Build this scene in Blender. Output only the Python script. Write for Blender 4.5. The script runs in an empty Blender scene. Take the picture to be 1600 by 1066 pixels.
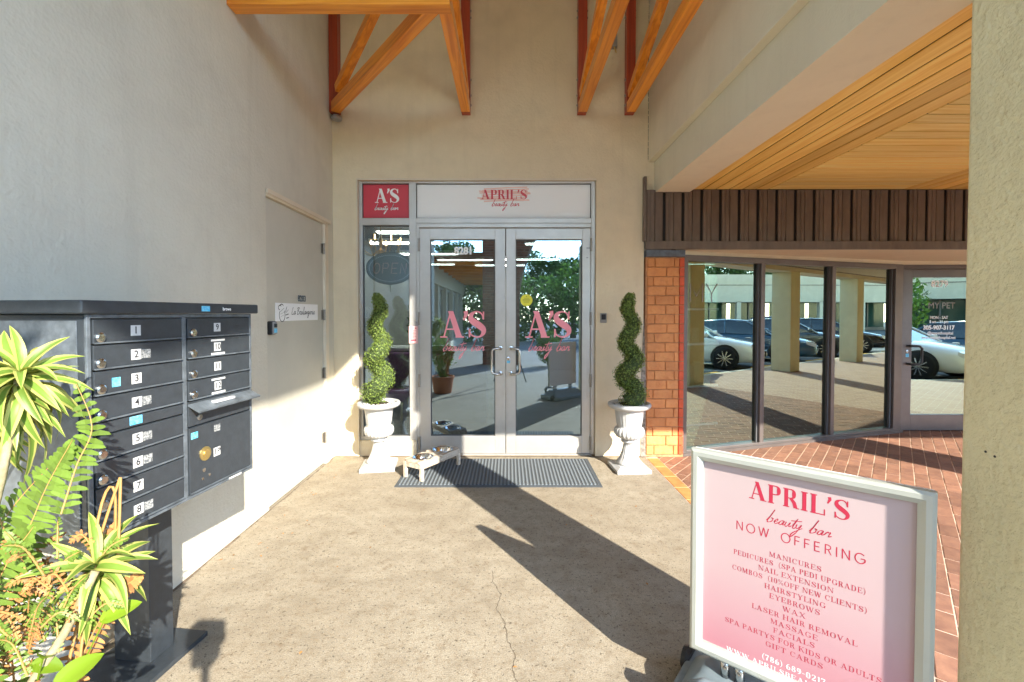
import bpy, math, random
from mathutils import Vector, Matrix, noise
R = math.radians
rnd = random.Random(7)
scn = bpy.context.scene
col = scn.collection

# ---------------------------------------------------------------- camera, sky, sun, exposure
cam = bpy.data.objects.new('camera', bpy.data.cameras.new('camera'))
col.objects.link(cam)
cam.location = (0, 0, 1.514)
cam.rotation_euler = (R(90) - math.atan(15.4 / 705), 0, 0)
cam.data.sensor_width = 36
cam.data.lens = 36 * 705 / 1600
cam.data.shift_x = 6 / 1600
cam.data.shift_y = -27.6 / 1600
cam.data.clip_start = 0.02
cam.data.clip_end = 2000
scn.camera = cam

SUN_D = Vector((-.46, .72, -.49)).normalized()      # travel direction of the light
world = bpy.data.worlds.new('World'); scn.world = world; world.use_nodes = True
nt = world.node_tree
sky = nt.nodes.new('ShaderNodeTexSky'); sky.sky_type = 'NISHITA'; sky.sun_disc = False
sky.sun_elevation = math.asin(-SUN_D.z)
sky.sun_rotation = math.atan2(-SUN_D.x, -SUN_D.y)
sky.altitude = 10; sky.air_density = 1.0; sky.dust_density = 0; sky.ozone_density = .6
bg = nt.nodes['Background']; bg.inputs['Strength'].default_value = 0.15
nt.links.new(sky.outputs[0], bg.inputs[0])
sd = bpy.data.lights.new('sun', 'SUN'); sd.energy = 2.0; sd.angle = R(.53); sd.color = (1, .93, .80)
so = bpy.data.objects.new('sun', sd); col.objects.link(so)
so.rotation_euler = SUN_D.to_track_quat('-Z', 'Y').to_euler()
scn.view_settings.view_transform = 'Standard'; scn.view_settings.look = 'None'
scn.view_settings.gamma = 1; scn.view_settings.use_curve_mapping = False
scn.view_settings.exposure = 2.8
scn.render.engine = 'CYCLES'
scn.cycles.use_denoising = True
scn.cycles.max_bounces = 10; scn.cycles.diffuse_bounces = 5; scn.cycles.glossy_bounces = 5
scn.cycles.transparent_max_bounces = 12
scn.cycles.sample_clamp_indirect = 6
scn.cycles.caustics_reflective = False; scn.cycles.caustics_refractive = False

# ---------------------------------------------------------------- materials
def mat(name, base, rough=.7, metal=0, var=.0, vscale=3, bump=0, bscale=60, spec=.5, detail=4, var2=None, island=0, objrand=0, stretch=None, bump2=0, b2scale=8, coat=0, emit=None):
    m = bpy.data.materials.new(name); m.use_nodes = True
    n = m.node_tree.nodes; l = m.node_tree.links; b = n['Principled BSDF']
    b.inputs['Roughness'].default_value = rough; b.inputs['Metallic'].default_value = metal
    b.inputs['Specular IOR Level'].default_value = spec
    if coat: b.inputs['Coat Weight'].default_value = coat; b.inputs['Coat Roughness'].default_value = .06
    b.inputs['Base Color'].default_value = (*base, 1)
    if emit: b.inputs['Emission Color'].default_value = (*emit[:3], 1); b.inputs['Emission Strength'].default_value = emit[3]
    tc = n.new('ShaderNodeTexCoord'); src = tc.outputs['Object']
    if stretch:
        mp = n.new('ShaderNodeMapping'); mp.inputs['Scale'].default_value = stretch; l.new(src, mp.inputs[0]); src = mp.outputs[0]
    cur = None
    if var or var2:
        nz = n.new('ShaderNodeTexNoise'); nz.inputs['Scale'].default_value = vscale; nz.inputs['Detail'].default_value = detail; nz.inputs['Roughness'].default_value = .62
        l.new(src, nz.inputs['Vector'])
        if objrand:
            oi0 = n.new('ShaderNodeObjectInfo'); vm = n.new('ShaderNodeVectorMath'); vm.operation = 'ADD'
            cx = n.new('ShaderNodeMath'); cx.operation = 'MULTIPLY'; cx.inputs[1].default_value = 37.; l.new(oi0.outputs['Random'], cx.inputs[0])
            l.new(src, vm.inputs[0]); l.new(cx.outputs[0], vm.inputs[1]); l.new(vm.outputs[0], nz.inputs['Vector'])
        cr = n.new('ShaderNodeValToRGB'); cr.color_ramp.elements[0].position = .34; cr.color_ramp.elements[1].position = .66
        c0 = var2 if var2 else tuple(max(0, c * (1 - var)) for c in base); c1 = base if var2 else tuple(min(1, c * (1 + var)) for c in base)
        cr.color_ramp.elements[0].color = (*c0, 1); cr.color_ramp.elements[1].color = (*c1, 1)
        l.new(nz.outputs['Fac'], cr.inputs[0]); cur = cr.outputs[0]
    if island or objrand:
        if island: g = n.new('ShaderNodeNewGeometry'); o = g.outputs['Random Per Island']; a = island
        else: g = n.new('ShaderNodeObjectInfo'); o = g.outputs['Random']; a = objrand
        mr = n.new('ShaderNodeMapRange'); mr.inputs[3].default_value = 1 - a; mr.inputs[4].default_value = 1 + a; l.new(o, mr.inputs[0])
        mx = n.new('ShaderNodeVectorMath'); mx.operation = 'SCALE'
        if cur: l.new(cur, mx.inputs[0])
        else: mx.inputs[0].default_value = base
        l.new(mr.outputs[0], mx.inputs['Scale']); cur = mx.outputs[0]
    if cur: l.new(cur, b.inputs['Base Color'])
    prev = None
    for (s, sc) in ((bump, bscale), (bump2, b2scale)):
        if s:
            nz = n.new('ShaderNodeTexNoise'); nz.inputs['Scale'].default_value = sc; nz.inputs['Detail'].default_value = 5; l.new(src, nz.inputs['Vector'])
            bp = n.new('ShaderNodeBump'); bp.inputs['Strength'].default_value = min(1, s); bp.inputs['Distance'].default_value = .35 / sc
            l.new(nz.outputs['Fac'], bp.inputs['Height'])
            if prev: l.new(prev, bp.inputs['Normal'])
            prev = bp.outputs[0]
    if prev: l.new(prev, b.inputs['Normal'])
    return m

def glass(name, refl, tint, coat=(.74, .93, .84)):
    m = bpy.data.materials.new(name); m.use_nodes = True
    n = m.node_tree.nodes; l = m.node_tree.links; n.clear()
    out = n.new('ShaderNodeOutputMaterial'); mix = n.new('ShaderNodeMixShader')
    tr = n.new('ShaderNodeBsdfTransparent'); tr.inputs[0].default_value = (*tint, 1)
    gl = n.new('ShaderNodeBsdfGlossy'); gl.inputs['Roughness'].default_value = 0.0; gl.inputs[0].default_value = (*coat, 1)
    lw = n.new('ShaderNodeFresnel'); lw.inputs['IOR'].default_value = 1.5
    mr = n.new('ShaderNodeMapRange'); mr.inputs[3].default_value = refl; mr.inputs[4].default_value = 1
    l.new(lw.outputs[0], mr.inputs[0]); l.new(mr.outputs[0], mix.inputs[0])
    l.new(tr.outputs[0], mix.inputs[1]); l.new(gl.outputs[0], mix.inputs[2]); l.new(mix.outputs[0], out.inputs[0])
    nz = n.new('ShaderNodeTexNoise'); nz.inputs['Scale'].default_value = .7; nz.inputs['Detail'].default_value = 0
    tc = n.new('ShaderNodeTexCoord'); l.new(tc.outputs['Object'], nz.inputs['Vector'])
    bp = n.new('ShaderNodeBump'); bp.inputs['Strength'].default_value = .02; bp.inputs['Distance'].default_value = .05
    l.new(nz.outputs['Fac'], bp.inputs['Height']); l.new(bp.outputs[0], gl.inputs['Normal'])
    return m

def stained(name, base, dark, rough=.85, bump=.5, bscale=90, streak=.35, blot=1.2, speck=0, coarse=0, drip=.22):
    """plaster or concrete: large blotches, soft streaks, fine speckle, relief"""
    m = bpy.data.materials.new(name); m.use_nodes = True
    n = m.node_tree.nodes; l = m.node_tree.links; b = n['Principled BSDF']; b.inputs['Roughness'].default_value = rough
    tc = n.new('ShaderNodeTexCoord')
    def nz(scale, detail=6, rg=.6, st=None):
        t = n.new('ShaderNodeTexNoise'); t.inputs['Scale'].default_value = scale; t.inputs['Detail'].default_value = detail; t.inputs['Roughness'].default_value = rg
        if st:
            mp = n.new('ShaderNodeMapping'); mp.inputs['Scale'].default_value = st; l.new(tc.outputs['Object'], mp.inputs[0]); l.new(mp.outputs[0], t.inputs['Vector'])
        else: l.new(tc.outputs['Object'], t.inputs['Vector'])
        return t.outputs['Fac']
    def ramp(f, lo, hi, a=0, z=1):
        r = n.new('ShaderNodeMapRange'); r.inputs[1].default_value = lo; r.inputs[2].default_value = hi; r.inputs[3].default_value = a; r.inputs[4].default_value = z; l.new(f, r.inputs[0]); return r.outputs[0]
    def mix(f, a, c):
        x = n.new('ShaderNodeMix'); x.data_type = 'RGBA'; l.new(f, x.inputs[0])
        for s, v in ((6, a), (7, c)):
            if isinstance(v, tuple): x.inputs[s].default_value = (*v, 1)
            else: l.new(v, x.inputs[s])
        return x.outputs[2]
    c = mix(ramp(nz(blot), .35, .7, 0, .75), base, dark)
    c = mix(ramp(nz(blot * 4.3), .45, .75, 0, streak), c, tuple(k * .8 for k in dark))
    c = mix(ramp(nz(blot * 2.1, 5, .55), .5, .75, 0, .5), c, tuple(min(1, k * 1.14) for k in base))
    if drip and not speck: c = mix(ramp(nz(1, 5, .65, (7, 7, .45)), .52, .74, 0, drip), c, tuple(k * .78 for k in dark))
    if speck:
        c = mix(ramp(nz(22, 5, .8), .50, .64, 0, speck * .55), c, tuple(k * q for k, q in zip(dark, (.80, .72, .60))))
        c = mix(ramp(nz(60, 3, .7), .585, .65, 0, speck), c, tuple(k * .35 for k in dark))
        c = mix(ramp(nz(190, 2, .6), .35, .65, 0, .62), c, tuple(k * .62 for k in dark))
        c = mix(ramp(nz(5, 8, .8), .57, .70, 0, speck * .85), c, tuple(k * q for k, q in zip(dark, (.62, .52, .42))))
    l.new(c, b.inputs['Base Color'])
    prev = None
    for st, sc, ds in ((bump, bscale, .35 / bscale), (bump * .35, bscale / 8, 1.5 / bscale)) + (((1., coarse, .55 / coarse),) if coarse else ()):
        bp = n.new('ShaderNodeBump'); bp.inputs['Strength'].default_value = st; bp.inputs['Distance'].default_value = ds
        l.new(nz(sc, 4, .55), bp.inputs['Height'])
        if prev: l.new(prev, bp.inputs['Normal'])
        prev = bp.outputs[0]
    l.new(prev, b.inputs['Normal'])
    return m

def wood(name, light, dark, axis='Y', rough=.45, rand=.18, coat=.1, rot=0):
    m = bpy.data.materials.new(name); m.use_nodes = True
    n = m.node_tree.nodes; l = m.node_tree.links; b = n['Principled BSDF']; b.inputs['Roughness'].default_value = rough
    b.inputs['Coat Weight'].default_value = coat
    tc = n.new('ShaderNodeTexCoord'); mp = n.new('ShaderNodeMapping')
    mp.inputs['Scale'].default_value = {'X': (1.2, 26, 26), 'Y': (26, 1.2, 26), 'Z': (26, 26, 1.2)}[axis]
    oi = n.new('ShaderNodeObjectInfo'); ml = n.new('ShaderNodeMath'); ml.operation = 'MULTIPLY'; ml.inputs[1].default_value = 91.; l.new(oi.outputs['Random'], ml.inputs[0])
    l.new(ml.outputs[0], mp.inputs['Location']); mr0 = n.new('ShaderNodeMapping'); mr0.inputs['Rotation'].default_value = (0, 0, rot); l.new(tc.outputs['Object'], mr0.inputs[0]); l.new(mr0.outputs[0], mp.inputs[0])
    nz = n.new('ShaderNodeTexNoise'); nz.inputs['Scale'].default_value = 1.; nz.inputs['Detail'].default_value = 6; nz.inputs['Distortion'].default_value = .9; l.new(mp.outputs[0], nz.inputs['Vector'])
    cr = n.new('ShaderNodeValToRGB'); e = cr.color_ramp.elements; e[0].position = .33; e[0].color = (*dark, 1); e[1].position = .62; e[1].color = (*light, 1)
    l.new(nz.outputs['Fac'], cr.inputs[0])
    mr = n.new('ShaderNodeMapRange'); mr.inputs[3].default_value = 1 - rand; mr.inputs[4].default_value = 1 + rand; l.new(oi.outputs['Random'], mr.inputs[0])
    mx = n.new('ShaderNodeVectorMath'); mx.operation = 'SCALE'; l.new(cr.outputs[0], mx.inputs[0]); l.new(mr.outputs[0], mx.inputs['Scale']); l.new(mx.outputs[0], b.inputs['Base Color'])
    bp = n.new('ShaderNodeBump'); bp.inputs['Strength'].default_value = .25; bp.inputs['Distance'].default_value = .002; l.new(nz.outputs['Fac'], bp.inputs['Height']); l.new(bp.outputs[0], b.inputs['Normal'])
    return m

def brickmat(name):
    m = mat(name, (.2, .08, .055), .8, bump=.4, bscale=90)
    n = m.node_tree.nodes; l = m.node_tree.links; b = n['Principled BSDF']
    t = n.new('ShaderNodeTexBrick'); t.inputs['Color1'].default_value = (.42, .27, .19, 1); t.inputs['Color2'].default_value = (.34, .20, .14, 1); t.inputs['Mortar'].default_value = (.5, .4, .32, 1)
    t.inputs['Scale'].default_value = 1; t.inputs['Brick Width'].default_value = .2; t.inputs['Row Height'].default_value = .1; t.inputs['Mortar Size'].default_value = .006
    tc = n.new('ShaderNodeTexCoord'); mp = n.new('ShaderNodeMapping'); mp.inputs['Rotation'].default_value = (0, 0, R(-49.2)); l.new(tc.outputs['Object'], mp.inputs[0]); l.new(mp.outputs[0], t.inputs[0])
    l.new(t.outputs[0], b.inputs['Base Color']); return m

M = dict(
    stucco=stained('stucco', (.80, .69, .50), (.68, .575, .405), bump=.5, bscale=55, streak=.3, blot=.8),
    stucco_left_skylit=stained('stucco_left_skylit', (.66, .625, .53), (.57, .53, .44), bump=.5, bscale=45, streak=.3, blot=.7),  # same stucco made greyer and cooler, sky light put into the colour
    stucco_beam=stained('stucco_beam', (.77, .72, .58), (.70, .65, .51), bump=.4, bscale=70, streak=.15, blot=1.1),
    stucco_soffit_lit=stained('stucco_soffit_lit', (.80, .75, .59), (.76, .71, .555), bump=.2, bscale=80, streak=.1, blot=1.),  # beam stucco toned lighter, floor bounce put into the colour
    stucco_column=stained('stucco_column', (.82, .76, .50), (.74, .67, .42), bump=.7, bscale=160, streak=.2, blot=1.5, coarse=48),
    stucco_far=stained('stucco_far', (.70, .62, .48), (.6, .53, .41), bump=.2, bscale=40, streak=.1),
    concrete=stained('concrete', (.42, .37, .285), (.27, .22, .155), bump=.6, bscale=130, streak=.75, blot=1.6, speck=1.),
    sidewalk=stained('sidewalk', (.40, .36, .30), (.31, .27, .22), bump=.4, bscale=120, streak=.4, blot=.8, speck=.4),
    asphalt=mat('asphalt', (.16, .16, .155), .9, var=.2, vscale=6, bump=.5, bscale=200),
    crack=mat('crack', (.10, .075, .05), .95), grime=mat('grime', (.16, .12, .085), .95, var=.4, vscale=20),
    alu=mat('aluminium', (.55, .53, .50), .38, .55, var=.06, vscale=5, bump=.05, bscale=300),
    alu_dark=mat('gasket', (.10, .10, .10), .6),
    cream=mat('cream_trim', (.72, .63, .49), .6, var=.05, bump=.1),
    greige=mat('door_paint', (.56, .53, .45), .5, var=.05, vscale=2, bump=.12, bscale=30),
    steel=mat('steel', (.55, .55, .54), .22, 1), chrome=mat('bowl_steel', (.75, .75, .76), .08, 1),
    hinge=mat('hinge', (.35, .32, .28), .45, .8),
    bronze=mat('bronze_frame', (.17, .145, .135), .38, .5, var=.1, vscale=4),
    brownmetal=mat('fascia_brown', (.145, .108, .085), .42, 0, var=.18, vscale=5, stretch=(3, 3, .8), objrand=.12),
    browngap=mat('fascia_backing', (.012, .010, .009), .8),
    brick=mat('brick_orange', (.72, .31, .11), .75, var2=(.60, .23, .08), vscale=9, objrand=.10, bump=.5, bscale=120, bump2=.6, b2scale=14),
    brickred=mat('brick_red', (.62, .095, .03), .6, var=.15, vscale=12, objrand=.08, bump=.5, bscale=120),
    mortar=mat('mortar_orange', (.52, .25, .12), .9, var=.25, vscale=20, bump=.5, bscale=90),
    rubble=mat('rough_mortar', (.33, .29, .25), .95, var=.45, vscale=30, bump=1, bscale=40),
    paver=mat('paver', (.30, .150, .090), .75, var2=(.21, .10, .065), vscale=14, objrand=.22, bump=.5, bscale=160),
    paver_s=mat('paver_field', (.30, .150, .090), .75, var2=(.21, .10, .065), vscale=14, island=.22, bump=.5, bscale=160),
    paver_edge=mat('paver_edge', (.60, .27, .085), .7, var2=(.46, .19, .06), vscale=12, objrand=.1, bump=.4, bscale=140),
    grout=mat('grout', (.62, .46, .34), .9, var=.2, vscale=12), paving=brickmat('paving_far'),
    plank_y=wood('cedar_y', (.96, .66, .20), (.80, .48, .10), 'Y'), plank_x=wood('cedar_x', (.97, .74, .27), (.86, .58, .15), 'X'),
    plank_gap=mat('plank_gap', (.03, .015, .006), .9),
    timber_y=wood('timber_y', (.93, .35, .03), (.68, .20, .014), 'Y', .4, .1, .3), timber_x=wood('timber_x', (.93, .37, .035), (.70, .21, .014), 'X', .4, .08, .3),
    timber_d=wood('timber_diagonal', (.93, .35, .03), (.68, .20, .014), 'Y', .4, .1, .3, rot=R(-39)),
    timber_z=wood('timber_z', (.42, .055, .014), (.28, .03, .01), 'Z', .45, .1, .2), roofwood=wood('roof_wood', (.28, .13, .05), (.18, .08, .03), 'X', .6), roofbounce=mat('roof_bounce_white', (.84, .81, .76), .7, var=.03),
    glass_side=glass('glass_side', .13, (.80, .86, .84), (.62, .80, 1)), glass_door=glass('glass_door', .30, (.50, .58, .56), (.62, .80, 1)), glass_shop=glass('glass_shop', .40, (.60, .74, .68)), glass_far=glass('glass_far', .3, (.2, .25, .25)),
    white=mat('white_print', (.92, .92, .92), .35), red=mat('red_print', (.66, .055, .085), .4, var=.04),
    pink=mat('pink_letters', (.97, .33, .39), .45), crimson=mat('crimson_letters', (.46, .022, .06), .5), blush=mat('blush_brush', (.93, .60, .53), .55, var=.12, vscale=40, stretch=(.2, 1, 6)),
    whitel=mat('white_letters', (.95, .95, .95), .4, emit=None), blackl=mat('black_letters', (.03, .03, .035), .5), tealletter=mat('dark_letters', (.03, .05, .08), .4),
    yellow=mat('yellow_sticker', (.85, .82, .06), .5), pinklabel=mat('pink_card', (.80, .47, .46), .5), greyplastic=mat('grey_plastic', (.30, .29, .28), .5),
    boxmetal=mat('mailbox_metal', (.034, .041, .049), .36, .0, var=.14, vscale=30, bump=.15, bscale=120, spec=.6), boxedge_lit=mat('mailbox_edge_lit', (.12, .14, .16), .35, .2, var=.3, vscale=20, spec=.6),  # edge tone lightened, sun on the lips put into the colour
    paper=mat('paper_label', (.56, .56, .55), .6, var=.06, vscale=40), scuff=mat('scuffed_paint', (.42, .42, .41), .8, var2=(.06, .07, .08), vscale=190, detail=3), brass=mat('brass', (.72, .55, .22), .35, .9), bluel=mat('blue_sticker', (.04, .42, .72), .5, var2=(.25, .62, .80), vscale=90),
    urn=mat('white_urn', (.52, .52, .515), .55, var=.05, vscale=12, bump=.15, bscale=90, bump2=.1),
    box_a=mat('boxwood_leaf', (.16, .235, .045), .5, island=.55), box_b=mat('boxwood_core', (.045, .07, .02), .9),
    box_c=mat('boxwood_sunlit_leaf', (.24, .32, .07), .5, island=.3),  # lighter leaf copy, sun on the foliage put into the colour
    mat_rubber=mat('mat_edge', (.07, .08, .09), .8, bump=.3, bscale=200),
    white_wood=wood('whitewashed', (.72, .62, .50), (.42, .33, .25), 'X', .7, .1, 0),
    poster_frame=mat('poster_frame', (.50, .53, .49), .35, .35, var=.05), grey_base=mat('sign_base', (.20, .25, .28), .45, var=.15, vscale=9), blk=mat('black_plastic', (.02, .02, .022), .4),
    leafg=mat('variegated_green', (.16, .26, .04), .45, objrand=.25, spec=.4), leafy=mat('variegated_cream', (.48, .48, .13), .45, objrand=.14, spec=.4),
    fern=mat('fern_green', (.15, .24, .035), .5, island=.3), fernd=mat('fern_dry', (.36, .16, .05), .7, island=.4), fernr=mat('fern_stem', (.40, .22, .07), .6), pothos=mat('pothos_leaf', (.17, .27, .018), .35, objrand=.2), stem=mat('dracaena_stem', (.30, .25, .14), .8, var=.3, vscale=30, bump=.6, bscale=60),
    soil=mat('soil', (.05, .035, .025), .95, bump=1, bscale=30), terracotta=mat('terracotta', (.42, .17, .08), .8, var=.1),
    bark=mat('bark', (.12, .09, .065), .9, var=.3, vscale=8, bump=1, bscale=18), leaf=mat('tree_leaf', (.075, .13, .03), .6, island=.5), leaf2=mat('hedge_leaf', (.14, .24, .035), .6, island=.5),
    wallin=mat('interior_wall', (.38, .39, .38), .7), floorin=mat('interior_floor', (.34, .32, .30), .3, var=.1), dark=mat('interior_dark', (.07, .07, .07), .7), lamp=mat('ceiling_lamp', (1, 1, 1), .5, emit=(1, .98, .92, 2.6)),
    gold=mat('chandelier_gold', (.75, .45, .15), .3, 1), purple=mat('purple_cloth', (.38, .14, .34), .8), redflower=mat('red_flower', (.8, .06, .03), .6), 
    tyre=mat('tyre', (.02, .02, .02), .85), rim=mat('alloy', (.6, .6, .62), .25, .9), carglass=mat('car_glass', (.02, .035, .045), .05, spec=.9, coat=1),
    car_white=mat('car_white', (.78, .78, .77), .25, coat=1), car_black=mat('car_black', (.015, .016, .018), .25, coat=1), car_blue=mat('car_blue', (.03, .09, .16), .25, coat=1), car_grey=mat('car_grey', (.09, .10, .10), .25, .4, coat=1),
    lampglass=mat('head_lamp', (.8, .8, .8), .1, .3), amber=mat('tail_lamp', (.5, .02, .01), .2), stopper=mat('yellow_stop', (.78, .45, .03), .7), paint=mat('road_paint', (.7, .7, .68), .8), bluesign=mat('blue_sign', (.01, .16, .6), .5),
    brown_brick=mat('pier_brick', (.24, .10, .06), .85, var=.3, vscale=9, objrand=.25, bump=.4), pebble=mat('pebble', (.75, .74, .72), .7),
)
def ribbed():
    m = mat('door_mat_fibre', (.105, .125, .145), .95, var=.3, vscale=60, bump=.4, bscale=250)
    n = m.node_tree.nodes; l = m.node_tree.links; b = n['Principled BSDF']
    tc = n.new('ShaderNodeTexCoord'); w = n.new('ShaderNodeTexWave'); w.bands_direction = 'X'; w.inputs['Scale'].default_value = 9.5; w.inputs['Distortion'].default_value = .25; w.inputs['Detail'].default_value = 1
    l.new(tc.outputs['Object'], w.inputs['Vector']); bp = n.new('ShaderNodeBump'); bp.inputs['Strength'].default_value = 1; bp.inputs['Distance'].default_value = .006
    l.new(w.outputs['Fac'], bp.inputs['Height']); l.new(bp.outputs[0], b.inputs['Normal'])
    cr = n.new('ShaderNodeValToRGB'); cr.color_ramp.elements[0].color = (.055, .065, .075, 1); cr.color_ramp.elements[1].color = (.17, .195, .215, 1); l.new(w.outputs['Fac'], cr.inputs[0]); l.new(cr.outputs[0], b.inputs['Base Color'])
    return m
M['rib'] = ribbed()
def poster():
    m = mat('poster_print', (.8, .6, .6), .3); n = m.node_tree.nodes; l = m.node_tree.links
    tc = n.new('ShaderNodeTexCoord'); sp = n.new('ShaderNodeSeparateXYZ'); l.new(tc.outputs['Object'], sp.inputs[0])
    cr = n.new('ShaderNodeValToRGB'); e = cr.color_ramp.elements; e[0].position = .26; e[0].color = (.50, .21, .26, 1); e[1].position = .9; e[1].color = (.52, .41, .42, 1)
    x = e.new(.58); x.color = (.52, .37, .39, 1); x = e.new(.40); x.color = (.51, .29, .33, 1)
    l.new(sp.outputs[2], cr.inputs[0]); l.new(cr.outputs[0], n['Principled BSDF'].inputs['Base Color']); return m
M['poster'] = poster()

for k in ('leafg', 'leafy', 'fern', 'pothos', 'box_a', 'box_c', 'leaf', 'leaf2'):
    m = M[k]; n = m.node_tree.nodes; l = m.node_tree.links; b = n['Principled BSDF']; out = n['Material Output']
    tr = n.new('ShaderNodeBsdfTranslucent'); ad = n.new('ShaderNodeMixShader'); ad.inputs[0].default_value = .28
    if b.inputs['Base Color'].is_linked: l.new(b.inputs['Base Color'].links[0].from_socket, tr.inputs[0])
    else: tr.inputs[0].default_value = b.inputs['Base Color'].default_value
    l.new(b.outputs[0], ad.inputs[1]); l.new(tr.outputs[0], ad.inputs[2]); l.new(ad.outputs[0], out.inputs[0])
# ---------------------------------------------------------------- geometry helpers
ORG = {}
def empty(name, loc=(0, 0, 0), rz=0):
    o = bpy.data.objects.new(name, None); col.objects.link(o); o.location = loc; o.rotation_euler = (0, 0, rz)
    o.empty_display_size = .1; ORG[o.name] = Vector(loc); return o
def tag(o, label=None, cat=None, group=None, kind=None):
    if label: o['label'] = label
    if cat: o['category'] = cat
    if group: o['group'] = group
    if kind: o['kind'] = kind
    return o
def thing(name, label, cat, loc=(0, 0, 0), rz=0, group=None): return tag(empty(name, loc, rz), label, cat, group)

class MB:
    def __init__(s): s.v = []; s.f = []; s.mi = []; s.k = 0
    def add(s, vs, fs, mi=0):
        b = len(s.v); s.v += [Vector(p) for p in vs]
        for f in fs: s.f.append([b + i for i in f]); s.mi.append(mi)
        return s
    def box(s, x0, y0, z0, x1, y1, z1, mi=0):
        x0, x1 = sorted((x0, x1)); y0, y1 = sorted((y0, y1)); z0, z1 = sorted((z0, z1))
        return s.add([(x0, y0, z0), (x1, y0, z0), (x1, y1, z0), (x0, y1, z0), (x0, y0, z1), (x1, y0, z1), (x1, y1, z1), (x0, y1, z1)],
                     [(0, 3, 2, 1), (4, 5, 6, 7), (0, 1, 5, 4), (1, 2, 6, 5), (2, 3, 7, 6), (3, 0, 4, 7)], mi)
    def prism(s, poly, z0, z1, mi=0, basis=None):
        """polygon (ccw) extruded; basis = (origin, ux, uy, uz)"""
        n = len(poly); vs = [(p[0], p[1], z0) for p in poly] + [(p[0], p[1], z1) for p in poly]
        if basis: o, a, b, c = [Vector(q) for q in basis]; vs = [o + a * p[0] + b * p[1] + c * p[2] for p in vs]
        return s.add(vs, [tuple(range(n - 1, -1, -1)), tuple(range(n, 2 * n))] + [(i, (i + 1) % n, n + (i + 1) % n, n + i) for i in range(n)], mi)
    def beam(s, a, b, w, h, up=(0, 0, 1), mi=0):
        a = Vector(a); b = Vector(b); d = (b - a).normalized(); u = Vector(up)
        if abs(d.dot(u)) > .98: u = Vector((1, 0, 0))
        r = d.cross(u).normalized(); u = r.cross(d)
        vs = [p + r * (sx * w / 2) + u * (sz * h / 2) for p in (a, b) for sx, sz in ((-1, -1), (1, -1), (1, 1), (-1, 1))]
        return s.add(vs, [(0, 1, 2, 3), (7, 6, 5, 4), (0, 4, 5, 1), (1, 5, 6, 2), (2, 6, 7, 3), (3, 7, 4, 0)], mi)
    def tube(s, pts, rad, seg=8, cap=True, mi=0):
        pts = [Vector(p) for p in pts]; n = len(pts)
        if not hasattr(rad, '__len__'): rad = [rad] * n
        b = len(s.v); prev = None
        for i, p in enumerate(pts):
            d = (pts[min(i + 1, n - 1)] - pts[max(i - 1, 0)]).normalized()
            if prev is None: prev = d.orthogonal().normalized()
            prev = (prev - d * prev.dot(d)).normalized(); q = d.cross(prev)
            for k in range(seg):
                a = 2 * math.pi * k / seg; s.v.append(p + (prev * math.cos(a) + q * math.sin(a)) * rad[i])
        for i in range(n - 1):
            for k in range(seg):
                k2 = (k + 1) % seg; s.f.append([b + i * seg + k, b + i * seg + k2, b + (i + 1) * seg + k2, b + (i + 1) * seg + k]); s.mi.append(mi)
        if cap:
            s.f.append([b + k for k in range(seg - 1, -1, -1)]); s.f.append([b + (n - 1) * seg + k for k in range(seg)]); s.mi += [mi, mi]
        return s
    def lathe(s, prof, c=(0, 0, 0), seg=48, flute=None, mi=0, axis='Z', cap=True):
        b = len(s.v); n = len(prof)
        for i, (r, z) in enumerate(prof):
            for k in range(seg):
                a = 2 * math.pi * k / seg; rr = r * (flute(a, i, z) if flute else 1)
                p = (rr * math.cos(a), rr * math.sin(a), z)
                if axis == 'Y': p = (p[0], -p[2], p[1])
                if axis == 'X': p = (p[2], p[0], p[1])
                s.v.append(Vector(p) + Vector(c))
        for i in range(n - 1):
            for k in range(seg):
                k2 = (k + 1) % seg; s.f.append([b + i * seg + k, b + i * seg + k2, b + (i + 1) * seg + k2, b + (i + 1) * seg + k]); s.mi.append(mi)
        if cap:
            s.f.append([b + k for k in range(seg - 1, -1, -1)]); s.f.append([b + (n - 1) * seg + k for k in range(seg)]); s.mi += [mi, mi]
        return s
    def mesh(s, name, mats, origin=None, smooth=False):
        me = bpy.data.meshes.new(name); o = Vector(origin) if origin is not None else Vector()
        me.from_pydata([tuple(v - o) for v in s.v], [], s.f)
        for m in (mats if isinstance(mats, (list, tuple)) else [mats]): me.materials.append(m)
        if any(s.mi): me.polygons.foreach_set('material_index', s.mi)
        if smooth: me.polygons.foreach_set('use_smooth', [True] * len(me.polygons))
        me.update(); return me
    def build(s, name, mats, parent=None, world=True, smooth=False, bevel=0, bseg=2):
        o0 = ORG.get(parent.name) if (parent and world) else None
        me = s.mesh(name, mats, o0, smooth); o = bpy.data.objects.new(name, me); col.objects.link(o)
        if parent: o.parent = parent; ORG[o.name] = ORG.get(parent.name, Vector())
        if bevel:
            m = o.modifiers.new('bevel', 'BEVEL'); m.width = bevel; m.segments = bseg; m.limit_method = 'ANGLE'; m.angle_limit = R(40)
            me.polygons.foreach_set('use_smooth', [True] * len(me.polygons)) if bseg > 2 else None
        return o
def inst(me, name, parent, loc=(0, 0, 0), mx=None):
    o = bpy.data.objects.new(name, me); col.objects.link(o); o.parent = parent
    if mx is not None: o.matrix_local = mx
    else: o.location = loc
    return o
def bx(name, m, parent, *a, bevel=0, **k): return MB().box(*a).build(name, m, parent, bevel=bevel, **k)
def children(o): return [c for c in list(bpy.data.objects) if c.parent == o]
def copy_tree(o, kids, parent=None):
    c = o.copy(); col.objects.link(c); c.parent = parent
    for ch in kids.get(o.name, []): copy_tree(ch, kids, c)
    return c
def kidmap():
    d = {}
    for o in bpy.data.objects:
        if o.parent: d.setdefault(o.parent.name, []).append(o)
    return d

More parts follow.
